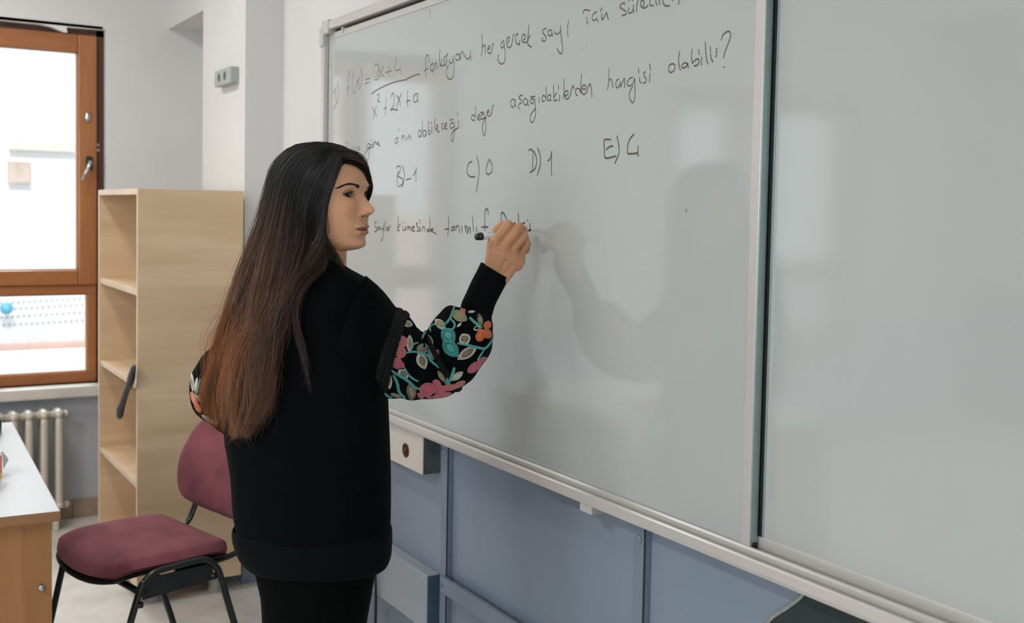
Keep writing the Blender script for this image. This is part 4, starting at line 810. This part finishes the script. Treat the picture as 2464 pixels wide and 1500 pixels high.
# gathered puckers along the arm
me_ = pv.copy(); pv = wrinkle(pv, pf, .010, 13, (1, 1, 1), 4.4); pv = wrinkle(pv, pf, .004, 30, (1, 1, 1), 8)
obj('puff_sleeve', pv, pf, M_CLOTH, sw, True)
CUF = [(1108, 742, 1180, 768, 2.605, .85), (1112, 728, 1184, 755, 2.608, .9), (1124, 702, 1192, 734, 2.613, .9), (1138, 672, 1207, 708, 2.620, .9), (1152, 645, 1220, 681, 2.628, .9), (1158, 634, 1226, 671, 2.631, .9), (1160, 634, 1224, 670, 2.632, .84), (1159, 640, 1222, 676, 2.631, .8)]
R = sleeve_rings(CUF, 60, 150); R2 = []
for q in R:
    c = q.mean(0); t = np.arange(150); R2.append(c + (q - c) * (1 + .012 * np.cos(t * 2 * math.pi * 50 / 150))[:, None])
V, F = rings_vf(R2, False); V = wrinkle(V, F, .003, 18, (1, 1, 1), 1); obj('cuff', V, F, M_RIB, sw, True)
# piping band and lace between the sleeve pieces
def band(prs, name, m, rad, wig):
    R = sleeve_rings(prs, 7, 90); q = R[3]; c = q.mean(0); P = []
    P = c + (q - c) * 1.012; P = np.vstack([P, P[:2]]); mb = MB()
    for k in range(0, 90, 1):
        a, d = P[k], P[k + 1]; o = (R[5][k] - R[1][k]); o /= np.linalg.norm(o); mb.tube([a - o * rad * 1.6, (a + d) / 2 + (a - c) * .012 * (k % 2), a + o * rad * 1.6], [rad * .5, rad * .8, rad * .5], 6)
    mb.build(name, m, sw, True, 'stuff')
band([(966, 752, 915, 948, 2.42, 1.0), (972, 756, 920, 953, 2.426, 1.03), (978, 757, 926, 957, 2.432, 1.05)], 'lace_trim', M_LACE, .0085, 1)
band([(955, 744, 904, 944, 2.408, .95), (962, 750, 911, 949, 2.416, .99), (968, 753, 917, 952, 2.423, 1.02)], 'lace_trim', M_LACE, .0075, 1)
band([(1026, 802, 1094, 943, 2.528, 1.05), (1027, 800, 1104, 938, 2.534, 1.07), (1027, 797, 1114, 932, 2.54, 1.05)], 'ruched_band', M_LACE, .0045, 1)
# left arm (hanging, bent away): mostly behind the hair
LUP = [(610, 700, 690, 700, 2.50, 1.3), (575, 760, 662, 780, 2.51, 1.2), (530, 815, 630, 840, 2.515, 1.1), (500, 845, 610, 880, 2.52, 1.05)]
V, F = rings_vf(sleeve_rings(LUP, 26), False); obj('upper_sleeve', V, F, M_CLOTH, sw, True)
LPF = [(500, 845, 608, 880, 2.52, 1.0), (482, 862, 600, 905, 2.52, 1.05), (465, 895, 590, 930, 2.525, 1.05), (460, 940, 580, 950, 2.53, 1.05), (468, 980, 572, 975, 2.545, 1.05), (488, 1008, 568, 1000, 2.57, 1.0), (512, 1024, 580, 1006, 2.59, .95), (530, 1036, 588, 1016, 2.605, .9)]
lv, lf = rings_vf(sleeve_rings(LPF, 60, 60), False); lv = wrinkle(lv, lf, .006, 15, (1, 1, 1), 6); obj('puff_sleeve', lv, lf, M_CLOTH, sw, True)
LCF = [(520, 1030, 586, 1012, 2.600, .85), (560, 1062, 606, 1035, 2.612, .85), (606, 1090, 634, 1062, 2.62, .85)]
V, F = rings_vf(sleeve_rings(LCF, 16), False); obj('cuff', V, F, M_RIB, sw, True)

# ------------------------------------------------------------------ embroidery lying on the puff sleeves
TREE = {'R': BVHTree.FromPolygons([tuple(v) for v in pv], pf), 'L': BVHTree.FromPolygons([tuple(v) for v in lv], lf)}
def stick(px, py, lift, side='R'):
    r = ray(px, py); h = TREE[side].ray_cast(Vector(CAM), Vector(r / np.linalg.norm(r)))
    if h[0] is None: return None
    n = np.array(h[1]); n = n if np.dot(n, r) < 0 else -n; return np.array(h[0]) + n * lift
def thread(name, c, c2): return mat(name, c, .55, c2=c2, vscale=260, stretch=(1, 1, 1), bump=.5, bscale=700, sheen=.3)
TH_ = dict(teal=thread('teal_thread', (.07, .46, .42), (.03, .28, .27)), cream=thread('cream_thread', (.78, .75, .64), (.56, .53, .44)), olive=thread('olive_thread', (.40, .36, .20), (.27, .24, .12)), tan=thread('tan_thread', (.27, .19, .11), (.17, .12, .07)), pink=thread('pink_thread', (.72, .14, .26), (.50, .08, .13)), coral=thread('coral_thread', (.80, .28, .17), (.58, .15, .10)), orange=thread('orange_thread', (.85, .19, .04), (.58, .10, .02)), rose=thread('rose_thread', (.66, .19, .20), (.46, .09, .12)), dark=M_CLOTH)
EX, EY, ES = 880, 640, 4.166
def stem(pts, wd, c='teal', side='R', org=None):
    ox, oy, sc = org or (EX, EY, ES); P = crom(np.array(pts, float) / sc + [ox, oy], 10 * len(pts)); Q = [stick(x, y, .0016, side) for x, y in P]; Q = [q for q in Q if q is not None]
    if len(Q) < 4: return
    Q = np.array(Q); k = len(Q); Q = np.array([Q[max(0, i - 1):i + 2].mean(0) for i in range(k)])
    V, F = tube_vf(Q, wd / 2 * (.65 + .35 * np.sin(np.linspace(.15, math.pi - .15, k))), 8, True); obj('embroidered_stem', V, F, TH_[c], sw, True)
def petal(cx, cy, a, b, ang, outer, inner, name='embroidered_leaf', pointed=1.0, side='R', org=None):
    ox, oy, sc = org or (EX, EY, ES); a *= 1.12; b *= 1.22; an = math.radians(ang); ca, sa = math.cos(an), math.sin(an); t = np.linspace(0, 2 * math.pi, 28, endpoint=False); mb = MB()
    def loop(k, lift):
        x = np.cos(t) * a * k; y = np.sin(t) * np.abs(np.sin(t)) ** (.75 * pointed) * b * k; out = []
        for i in range(28):
            q = stick((cx + x[i] * ca - y[i] * sa) / sc + ox, (cy + x[i] * sa + y[i] * ca) / sc + oy, lift, side); out.append(q)
        return out
    prof = [(1.0, .0002), (.98, .0020), (.86, .0022), (.83, .0006), (.77, .0006), (.74, .0020), (.62, .0022), (.59, .0006), (.53, .0006), (.50, .0020), (.30, .0022), (.04, .0022)]
    L = [loop(k, l) for k, l in prof]; ok = [all(l[i] is not None for l in L) for i in range(28)]
    if sum(ok) < 10: return
    for l in L:
        g = [q for q in l if q is not None]
        if not g: return
    n = 28
    for r_ in range(len(L) - 1):
        for i in range(n):
            j = (i + 1) % n
            if ok[i] and ok[j]:
                q = [L[r_][i], L[r_][j], L[r_ + 1][j], L[r_ + 1][i]]
                if max(np.linalg.norm(q[0] - q[k]) for k in (1, 2, 3)) < .03: mb.add(q, [(0, 1, 2, 3)], (2 if r_ in (3, 7) else (0 if r_ < 6 else 1)))
    if mb.n:
        V = np.vstack(mb.V); key = {}; mp = []; W = []
        for v in np.round(V, 6):
            k = tuple(v)
            if k not in key: key[k] = len(W); W.append(v)
            mp.append(key[k])
        obj(name, W, [[mp[i] for i in f] for f in mb.F], [TH_[outer], TH_[inner], TH_['dark'] if outer in ('cream', 'teal', 'tan') else TH_[inner]], sw, True, mb.mi)
for pts, wd in (([(890, 415), (850, 530), (780, 612)], .0065), ([(850, 535), (890, 580), (885, 625), (840, 652)], .0055), ([(1040, 520), (1095, 575), (1165, 628)], .0075), ([(915, 780), (1010, 795), (1100, 815), (1190, 826), (1255, 752), (1268, 690)], .0062), ([(1190, 830), (1150, 890), (1115, 945)], .0048), ([(655, 665), (648, 625), (685, 593), (722, 602)], .0045), ([(398, 872), (460, 862), (530, 870), (610, 902), (640, 950), (720, 1010), (790, 1060), (815, 1120), (800, 1190)], .0058), ([(460, 835), (472, 790), (520, 772)], .0045), ([(885, 1022), (868, 1080), (820, 1190)], .0075), ([(225, 1032), (300, 1080), (400, 1140), (450, 1175), (490, 1215), (535, 1230)], .0070), ([(270, 1090), (310, 1170), (332, 1260), (392, 1322)], .0070), ([(375, 1010), (420, 1085), (470, 1130), (522, 1155)], .0052), ([(188, 1272), (220, 1300), (262, 1314)], .0060), ([(628, 815), (624, 890), (642, 945), (690, 990)], .0062), ([(525, 625), (555, 650), (590, 670)], .005), ([(560, 730), (575, 690), (610, 655)], .006), ([(590, 840), (600, 810), (590, 780)], .004)): stem(pts, wd)
for a in ((748, 588, 62, 34, 45, 'cream', 'olive'), (938, 505, 82, 44, 28, 'olive', 'olive'), (992, 735, 52, 48, 60, 'cream', 'tan'), (1015, 876, 102, 40, -34, 'cream', 'tan'), (560, 955, 78, 42, 68, 'cream', 'tan'), (415, 582, 48, 26, 20, 'cream', 'olive'), (490, 530, 36, 22, 30, 'tan', 'tan'), (436, 780, 78, 26, 90, 'cream', 'olive'), (648, 895, 52, 24, 85, 'cream', 'cream'), (697, 895, 54, 28, -60, 'olive', 'olive'), (372, 1085, 55, 38, 40, 'cream', 'tan'), (224, 1140, 84, 30, 82, 'cream', 'tan'), (456, 1255, 84, 40, 85, 'tan', 'olive'), (914, 1106, 64, 26, -38, 'cream', 'cream'), (758, 1110, 62, 20, 58, 'olive', 'olive'), (300, 1295, 50, 14, 15, 'olive', 'olive'), (540, 812, 40, 16, -40, 'olive', 'olive'), (566, 850, 44, 26, 10, 'olive', 'tan'), (640, 745, 62, 24, 62, 'cream', 'tan'), (1110, 630, 28, 18, -20, 'cream', 'dark'), (1145, 545, 56, 22, 75, 'tan', 'olive'), (1062, 463, 34, 9, -5, 'cream', 'cream'), (937, 596, 28, 10, -40, 'cream', 'cream'), (828, 700, 82, 60, 50, 'teal', 'teal'), (850, 828, 100, 58, 48, 'teal', 'teal'), (1235, 905, 40, 14, 105, 'tan', 'olive')): petal(*a)
for a in ((342, 757, 70, 52, 20, 'coral', 'pink'), (300, 802, 48, 28, 5, 'rose', 'coral'), (352, 872, 52, 40, -60, 'coral', 'pink'), (272, 862, 34, 30, 60, 'rose', 'pink'), (266, 935, 44, 32, 20, 'rose', 'coral'), (318, 988, 62, 38, 10, 'pink', 'pink'), (326, 948, 26, 20, 0, 'coral', 'orange'), (306, 680, 24, 12, -60, 'orange', 'orange'), (620, 1235, 78, 52, -8, 'rose', 'pink'), (712, 1178, 44, 30, 35, 'rose', 'pink'), (745, 1252, 54, 46, -50, 'rose', 'pink'), (588, 1303, 68, 30, 12, 'rose', 'pink'), (838, 1218, 66, 26, -8, 'coral', 'rose'), (760, 1294, 90, 20, -12, 'rose', 'rose'), (930, 1190, 66, 22, -28, 'coral', 'rose'), (1160, 975, 68, 40, -50, 'rose', 'pink'), (1082, 1018, 70, 34, -42, 'rose', 'pink'), (900, 392, 54, 20, 8, 'coral', 'pink'), (974, 440, 46, 18, 75, 'coral', 'pink'), (838, 386, 40, 12, -18, 'orange', 'coral'), (1216, 596, 38, 30, -70, 'orange', 'orange'), (1214, 680, 48, 34, 65, 'orange', 'orange'), (1145, 706, 50, 36, -70, 'orange', 'orange'), (1150, 660, 28, 22, 0, 'orange', 'coral')): petal(*a, name='embroidered_petal', pointed=.3)
LO = (440, 830, 7.142)
for a in ((170, 650, 140, 20, 86, 'cream', 'tan'), (235, 690, 115, 20, 98, 'cream', 'cream'), (275, 915, 70, 18, 48, 'cream', 'tan'), (440, 1275, 120, 26, 32, 'cream', 'olive'), (590, 1300, 50, 22, 100, 'cream', 'dark')): petal(*a, side='L', org=LO)
for a in ((195, 920, 110, 34, 70, 'coral', 'coral'), (258, 1070, 90, 34, 60, 'orange', 'orange')): petal(*a, name='embroidered_petal', pointed=.3, side='L', org=LO)
stem([(310, 590), (285, 690), (265, 780), (215, 860)], .0050, 'teal', 'L', LO)

# ------------------------------------------------------------------ trousers and shoes
TR = [(1300, 600, 915, .105), (1340, 606, 912, .104), (1380, 618, 902, .104), (1430, 630, 893, .103), (1480, 634, 884, .100), (1520, 636, 878, .098)]
R = smooth_rings([hring(l, r, y, 2.40, hb) for y, l, r, hb in TR], 24); V, F = rings_vf(R, False); V = wrinkle(V, F, .004, 9, (1, 1, .4), 5)
tm = MB(); tm.add(V, F)
feet = []
for x0, x1, f0 in ((636, 768, -.02), (742, 880, .05)):
    top = hring(x0, x1, 1505, 2.40 + f0 * .3, .098, 40, 2.2); c0 = top.mean(0); LR = []
    for k in range(16):
        s_ = k / 15; z = c0[2] * (1 - s_) + .045 * s_; sc = np.interp(s_, [0, .4, .7, 1], [1, .82, .74, .80]); LR.append(np.stack([c0[0] + (top[:, 0] - c0[0]) * sc, c0[1] + (top[:, 1] - c0[1]) * sc, np.full(40, z)], 1) + HV * f0 * s_)
    V, F = rings_vf(LR); tm.add(wrinkle(V, F, .005, 10, (1, 1, .5), x0), F); feet.append(LR[-1].mean(0))
tr = tm.build('trousers', M_TROU, pe, True)
bd = HV * .80 + HR * .60; bs = np.array([bd[1], -bd[0], 0])
for c in feet:
    c = np.array([c[0], c[1], 0]); R = []
    for s_, wd, h in ((-.085, .020, .03), (-.075, .032, .055), (-.03, .036, .075), (.03, .040, .075), (.09, .045, .055), (.14, .040, .042), (.165, .022, .03)):
        t = np.linspace(0, 2 * math.pi, 24, endpoint=False); R.append(c + bd * s_ + np.outer(np.cos(t) * wd, bs) + np.outer(np.maximum(np.sin(t), -.35) * h * .74 + h * .26, UP))
    V, F = rings_vf(smooth_rings(R, 24)); V = np.array(V); V[:, 2] -= V[:, 2].min(); obj('shoe', V, F, mat('black_leather_%d' % (c[0] * 1000), (.010, .010, .011), .35, var=.2), pe, True)

# ------------------------------------------------------------------ hair
HT = BVHTree.FromPolygons([tuple(v) for v in HP], HFc)
bodyV = np.vstack([HP, tv, lv]); bodyF = HFc + [[i + len(HP) for i in f] for f in tf] + [[i + len(HP) + len(tv) for i in f] for f in lf]
BT = BVHTree.FromPolygons([tuple(v) for v in bodyV], bodyF)
def guide(pts, off, dfall, n=40):
    "px path; depth = skin or cloth surface minus off, or dfall where nothing lies behind"
    P = crom(np.array(pts, float), n); D = []
    for x, y in P:
        r = ray(x, y); L = np.linalg.norm(r); h = BT.ray_cast(Vector(CAM), Vector(r / L)); d = h[3] / L if h[0] is not None and h[3] / L < 2.62 else np.nan; D.append(d)
    D = np.array(D); t = np.linspace(0, 1, n); bad = np.isnan(D); fall = np.interp(t, np.linspace(0, 1, len(dfall)), dfall); D = np.where(bad, fall, D - np.interp(t, [0, .15, 1], [off * .5, off, off]))
    k = np.array([1, 2, 3, 2, 1.]) / 9
    for _ in range(6): D = np.convolve(np.pad(D, 2, 'edge'), k, 'valid')
    return np.array([PD(x, y, d) for (x, y), d in zip(P, D)])
GD = [
 ([(822, 390), (806, 430), (790, 470), (780, 508), (776, 545), (786, 580), (808, 612), (826, 640), (824, 654)], .010, [2.30, 2.30]),
 ([(816, 380), (790, 428), (770, 480), (760, 530), (764, 580), (772, 615), (756, 645), (722, 680), (692, 720), (674, 770), (662, 830), (655, 890), (648, 950), (632, 1000), (612, 1040)], .014, [2.28, 2.27]),
 ([(808, 369), (778, 415), (752, 475), (740, 540), (738, 600), (722, 650), (696, 695), (674, 740), (660, 795), (650, 850), (642, 920), (630, 990), (606, 1048)], .018, [2.28, 2.26]),
 ([(800, 360), (758, 398), (727, 460), (713, 530), (704, 600), (688, 660), (668, 720), (652, 790), (640, 860), (630, 930), (618, 1000), (594, 1052)], .022, [2.28, 2.26]),
 ([(790, 353), (737, 383), (701, 440), (685, 510), (673, 580), (657, 650), (638, 720), (622, 790), (609, 860), (597, 930), (587, 1000), (574, 1052)], .026, [2.30, 2.26]),
 ([(780, 349), (721, 369), (680, 420), (662, 490), (648, 560), (630, 630), (610, 700), (592, 770), (577, 840), (565, 910), (558, 980), (552, 1048)], .030, [2.32, 2.27]),
 ([(772, 347), (711, 360), (668, 405), (649, 470), (634, 540), (611, 610), (588, 680), (566, 750), (547, 820), (532, 890), (525, 960), (530, 1036)], .030, [2.35, 2.30]),
 ([(764, 345), (703, 355), (659, 397), (641, 460), (624, 530), (598, 605), (572, 680), (547, 750), (523, 810), (504, 870), (490, 930), (488, 980), (506, 1022)], .030, [2.385, 2.34])]
LK = [([(800, 420), (782, 490), (772, 545), (780, 600), (790, 630), (764, 660), (734, 690), (716, 740), (720, 790), (736, 835), (733, 885), (716, 935)], .016, [2.28, 2.28]),
      ([(796, 420), (778, 490), (766, 545), (772, 600), (778, 636), (748, 668), (722, 702), (710, 748), (712, 800), (724, 845), (738, 890), (748, 945)], .014, [2.28, 2.28])]
GN = 40; GU = np.array([guide(p, o, d, GN) for p, o, d in GD]); LG = np.array([guide(p, o, d, GN) for p, o, d in LK])
# far side: sweeps over the top of the forehead and falls behind the face
def HW1(p): return H2W(np.array([p]))[0]
FAR = [[(.056, -.040, .084), (.071, -.012, .080), (.080, .014, .066), (.081, .034, .040), (.071, .057, .005), (.020, .082, -.05), (-.012, .085, -.11), (-.045, .082, -.18), (-.08, .08, -.25)],
       [(.038, -.034, .106), (.050, .010, .105), (.052, .046, .088), (.050, .065, .050), (.035, .078, .0), (.0, .087, -.06), (-.035, .09, -.13), (-.07, .088, -.22), (-.10, .085, -.33)],
       [(.000, -.012, .124), (.012, .030, .116), (.018, .059, .090), (.010, .076, .045), (-.005, .087, -.01), (-.02, .093, -.08), (-.04, .10, -.16), (-.08, .095, -.28), (-.12, .09, -.42)],
       [(-.02, -.010, .124), (-.022, .035, .119), (-.028, .070, .092), (-.04, .088, .040), (-.055, .094, -.02), (-.07, .095, -.09), (-.09, .09, -.18), (-.13, .08, -.32), (-.17, .07, -.48)],
       [(-.03, -.010, .124), (-.062, .020, .112), (-.092, .040, .075), (-.108, .050, .02), (-.118, .052, -.05), (-.13, .05, -.13), (-.15, .045, -.24), (-.18, .04, -.38), (-.205, .03, -.52)]]
FG = np.array([crom(H2W(np.array(f)), GN) for f in FAR])
# link the far set to the last near guide so the back of the head is covered all the way round
BK = np.array([GU[-1], FG[-1]])
def strands(G, cnt, rad, jit, lay, tmin=.8, wave=.004, col0=None, seed=1, npt=30, smin=0, smax=None, wv=True, fly=0):
    rng = np.random.default_rng(seed); K = len(G); tt = np.linspace(0, 1, npt); Vs = []; Fs = []; Cs = []; nv = 0; smax = K - 1 if smax is None else smax
    clump = rng.uniform(smin, smax, max(8, cnt // 55)); cl_ph = rng.uniform(0, 6.28, len(clump)); cl_l = rng.uniform(0, 1, len(clump)); cl_w = rng.uniform(.5, 1.4, len(clump)); cl_e = rng.uniform(tmin, 1.0, len(clump)); cl_c = rng.uniform(.25, 1.75, len(clump))
    for q in range(cnt):
        ci = rng.integers(len(clump)); te = np.clip(cl_e[ci] + rng.normal(0, .035), .3, 1.0); t = tt * te; ds = rng.normal(0, .17 * (K - 1) / 7 + .03)
        st = np.clip(clump[ci] + ds * (1 - .80 * np.clip(t * 1.25 - .2, 0, 1)), smin, smax - 1e-6); s = float(st[0]); i = np.minimum(st.astype(int), K - 2); f = (st - i)[:, None]
        x = t * (G.shape[1] - 1); k = np.minimum(x.astype(int), G.shape[1] - 2); g_ = (x - k)[:, None]
        P = (G[i, k] * (1 - g_) + G[i, k + 1] * g_) * (1 - f) + (G[i + 1, k] * (1 - g_) + G[i + 1, k + 1] * g_) * f
        ph = cl_ph[ci] + rng.normal(0, .22); amp = wave * cl_w[ci] * np.clip(t * 1.6 - .45, 0, 1); side = HR * np.sin(ph + t * 17 * (.7 + .3 * cl_w[ci]))[:, None] + HV * (.8 * np.cos(ph * 1.7 + t * 14))[:, None]
        ks = (.3 + .7 * min(1.0, s / 1.6)) if wv else 1.0; amp = amp * ks
        P = P + side * amp[:, None] + (HV * (lay * (cl_l[ci] * .7 + .3 * rng.random())))[None, :] * np.clip(t * 3, .25, 1)[:, None] + rng.normal(0, 1, 3)[None, :] * (jit * ks) * (np.clip(t * 2.5, .25, 1) if not fly else np.clip(t * 1.3, .06, 1))[:, None] + rng.normal(0, .0011, (1, 3)) + np.cumsum(rng.normal(0, .00045, (npt, 3)), 0)
        T = np.gradient(P, axis=0); T /= np.linalg.norm(T, axis=1)[:, None] + 1e-9; N = np.cross(T, -CB); N /= np.linalg.norm(N, axis=1)[:, None] + 1e-9; B = np.cross(T, N)
        r = rad * rng.uniform(.7, 1.3) * np.interp(tt, [0, .1, .75, 1], [.6, 1, .9, .25]); a = np.array([.5, 2.6, 4.7])
        V = P[:, None] + r[:, None, None] * (np.cos(a)[None, :, None] * N[:, None] + np.sin(a)[None, :, None] * B[:, None]); Vs.append(V.reshape(-1, 3))
        b = nv + (np.arange(npt - 1) * 3)[:, None]; Fs.append(np.stack([np.stack([b[:, 0] + j, b[:, 0] + (j + 1) % 3, b[:, 0] + 3 + (j + 1) % 3, b[:, 0] + 3 + j], 1) for j in range(3)], 1).reshape(-1, 4)); nv += npt * 3
        sN = s / max(K - 1, 1); mixw = np.clip((t - .22) / .55, 0, 1) * (.13 + .87 * sN ** 1.5) if col0 is None else t * 0 + col0  # brown tips are hair colour; extra brown on the left paints rim light
        g = rng.uniform(.75, 1.3) * cl_c[ci]; dk = np.array([.0060, .0050, .0048]) * g; br = np.array([.30, .108, .034]) * g; c = dk * (1 - mixw[:, None]) + br * mixw[:, None]; Cs.append(np.repeat(c, 3, 0))
    return np.vstack(Vs), np.vstack(Fs), np.vstack(Cs)
HVv = []; HFf = []; HCc = []; hn = 0
HMI = []
def addh(V, F, C, mi=0):
    global hn
    HMI.append(np.full(len(F), mi, np.int32))
    HVv.append(V); HFf.append(np.asarray(F) + hn); HCc.append(C); hn += len(V)
def sheet(G, back, c0, c1, fr=None, cut=.78, m=6):
    "solid under-layer between guides"
    K, N_, _ = G.shape; s = np.linspace(0, K - 1 - 1e-6, (K - 1) * m + 1); i = s.astype(int); f = (s - i)[:, None, None]; A = G[i] * (1 - f) + G[np.minimum(i + 1, K - 1)] * f; A = A[:, :int(N_ * cut)]
    n0, n1 = A.shape[:2]; V = np.concatenate([(A + (HV * .004 if fr is None else fr)).reshape(-1, 3), (A + back).reshape(-1, 3)]); off = n0 * n1; F = []
    for a in range(n0 - 1):
        for b in range(n1 - 1):
            q = (a * n1 + b, (a + 1) * n1 + b, (a + 1) * n1 + b + 1, a * n1 + b + 1); F.append(q); F.append(tuple(off + x for x in q[::-1]))
    for b in range(n1 - 1):
        for a in (0, n0 - 1): F.append((a * n1 + b, a * n1 + b + 1, off + a * n1 + b + 1, off + a * n1 + b))
    for a in range(n0 - 1):
        for b in (0, n1 - 1): F.append((a * n1 + b, (a + 1) * n1 + b, off + (a + 1) * n1 + b, off + a * n1 + b))
    t = np.tile(np.linspace(0, 1, n1), n0); w_ = np.clip((t - .35) / .5, 0, 1)[:, None]; C = np.array(c0) * (1 - w_) + np.array(c1) * w_; return V, np.array(F), np.vstack([C, C])
# scalp cap
capm = np.interp(np.abs(TT), [0, .35, .7, .95, 1.15, 1.35, 1.55, 3.2], [.090, .084, .062, .030, -.020, -.070, -.11, -.125]); keep = Z > capm
CP = np.stack([RR * np.cos(TT), RR * np.sin(TT), ZG], -1); nrm = CP / (np.linalg.norm(CP, axis=-1, keepdims=True) + 1e-9); th_ = .002 + .003 * np.clip((Z - capm) / .05, 0, 1); CPw = H2W((CP + nrm * th_[..., None]).reshape(-1, 3))
fc = [f for f in HFc[:-1] if all(keep.flat[i] for i in f)] + [HFc[-1]]; used = sorted({i for f in fc for i in f}); rm = {o: n for n, o in enumerate(used)}; fq = [[rm[i] for i in f] for f in fc]
top = [f for f in fq if len(f) > 4]; fq = [f for f in fq if len(f) == 4]; tp = top[0]; fq += [(tp[0], tp[i], tp[i + 1], tp[i + 1]) for i in range(1, len(tp) - 1)][:0]
cV = CPw[used]; addh(cV, np.array(fq), np.tile([.010, .008, .0075], (len(used), 1)), 1)
for G_, bk, fr in ((GU, HV * .030, None), (FG, -HL * .012 - HU * .008, -HL * .003 - HU * .004), (BK, HV * .02 - HL * .01, None)): addh(*sheet(G_, bk, (.008, .0066, .006), (.012, .007, .005), fr), 1)
for a in (strands(GU, 4600, .00060, .0030, .016, .86, .0120, None, 1, 26), strands(GU, 1300, .00040, .0075, .004, .85, .015, None, 2, 26, 0, 7), strands(FG, 1000, .0005, .0030, .001, .85, .005, .10, 3, 24), strands(BK, 700, .0005, .004, .010, .85, .006, .5, 4, 24), strands(GU[:2], 380, .0004, .003, .004, .9, .004, .04, 5, 30), strands(LG, 110, .00036, .0035, .004, .85, .006, .06, 9, 34), strands(GU, 700, .00020, .012, -.008, .8, .020, None, 6, 30, 0, 7, True, 1), strands(FG[:2], 160, .00020, .006, .0, .45, .010, .05, 8, 26, 0, 1, True, 1)): addh(*a)
HVv = np.vstack(HVv); HCc = np.vstack(HCc); FF = np.vstack([f[:, :4] for f in HFf])
me = bpy.data.meshes.new('hair'); off = wloc(pe); me.vertices.add(len(HVv)); me.vertices.foreach_set('co', (HVv - off).ravel()); me.loops.add(len(FF) * 4); me.loops.foreach_set('vertex_index', FF.astype(np.int32).ravel()); me.polygons.add(len(FF)); me.polygons.foreach_set('loop_start', np.arange(len(FF), dtype=np.int32) * 4); me.polygons.foreach_set('use_smooth', np.ones(len(FF), bool)); me.update(calc_edges=True)
ca = me.color_attributes.new('Col', 'FLOAT_COLOR', 'POINT'); c4 = np.ones((len(HVv), 4)); c4[:, :3] = HCc; ca.data.foreach_set('color', c4.ravel()); me.materials.append(M_HAIR); me.materials.append(M_HAIRU); me.polygons.foreach_set('material_index', np.concatenate(HMI))
ho = bpy.data.objects.new('hair', me); COL.objects.link(ho); ho.parent = pe; ho['kind'] = 'stuff'; ho['label'] = 'long wavy dark hair turning brown at the ends'

# ------------------------------------------------------------------ the marker in her hand
PA, PB = PD(1145, 570.5, 2.612), PD(1277, 554.5, 2.690); ax = PB - PA; LN = np.linalg.norm(ax); ax /= LN
mk = thing('marker', tuple(PA), 'white board marker with black end cap held in her right hand', 'marker')
def pl(name, prof, m): V, F = lathe_vf(prof, PA, ax, 32); return obj(name, V, F, m, mk, True)
M_WPL = mat('white_marker_plastic', (.66, .68, .67), .3, var=.02); r = .0092
pl('end_plug', [(0, 0), (r * .86, .0005), (r * .90, .002), (r * .90, .009), (r * 1.03, .0095), (r * 1.03, .0165), (0, .0165)], M_CBLK)
br_ = pl('barrel', [(0, .0166), (r, .0166), (r, LN - .040), (r * .93, LN - .036), (0, LN - .036)], M_WPL)
pl('grip', [(0, LN - .0359), (r * .62, LN - .0359), (r * .60, LN - .012), (r * .45, LN - .0085), (0, LN - .0085)], M_WPL)
pl('nib', [(0, LN - .0084), (.0030, LN - .0084), (.0026, LN - .003), (.0014, LN + .0005), (0, LN + .0006)], M_INKB)
# the maker's lettering, printed upside down along the barrel
cu = bpy.data.curves.new('print', 'FONT'); cu.body = 'MARKER'; cu.size = .0088; cu.resolution_u = 2; to = bpy.data.objects.new('print', cu); COL.objects.link(to)
tmsh = bpy.data.meshes.new_from_object(to.evaluated_get(bpy.context.evaluated_depsgraph_get())); bpy.data.objects.remove(to)
tv_ = np.array([v.co[:] for v in tmsh.vertices]); tF = [list(p.vertices) for p in tmsh.polygons]; bpy.data.meshes.remove(tmsh)
vw = CAM - PA; vw -= ax * np.dot(vw, ax); vw /= np.linalg.norm(vw); sdv = np.cross(ax, vw)      # sdv: up the barrel in view
if np.dot(sdv, UP) < 0: sdv = -sdv
u0 = tv_[:, 0].max(); ua = .0285 + (u0 - tv_[:, 0]); an = .42 + (.0062 - tv_[:, 1]) / r
V = PA + ua[:, None] * ax + (r + .00015) * (np.cos(an)[:, None] * vw + np.sin(an)[:, None] * sdv); obj('lettering', V, tF, M_INKB, br_)
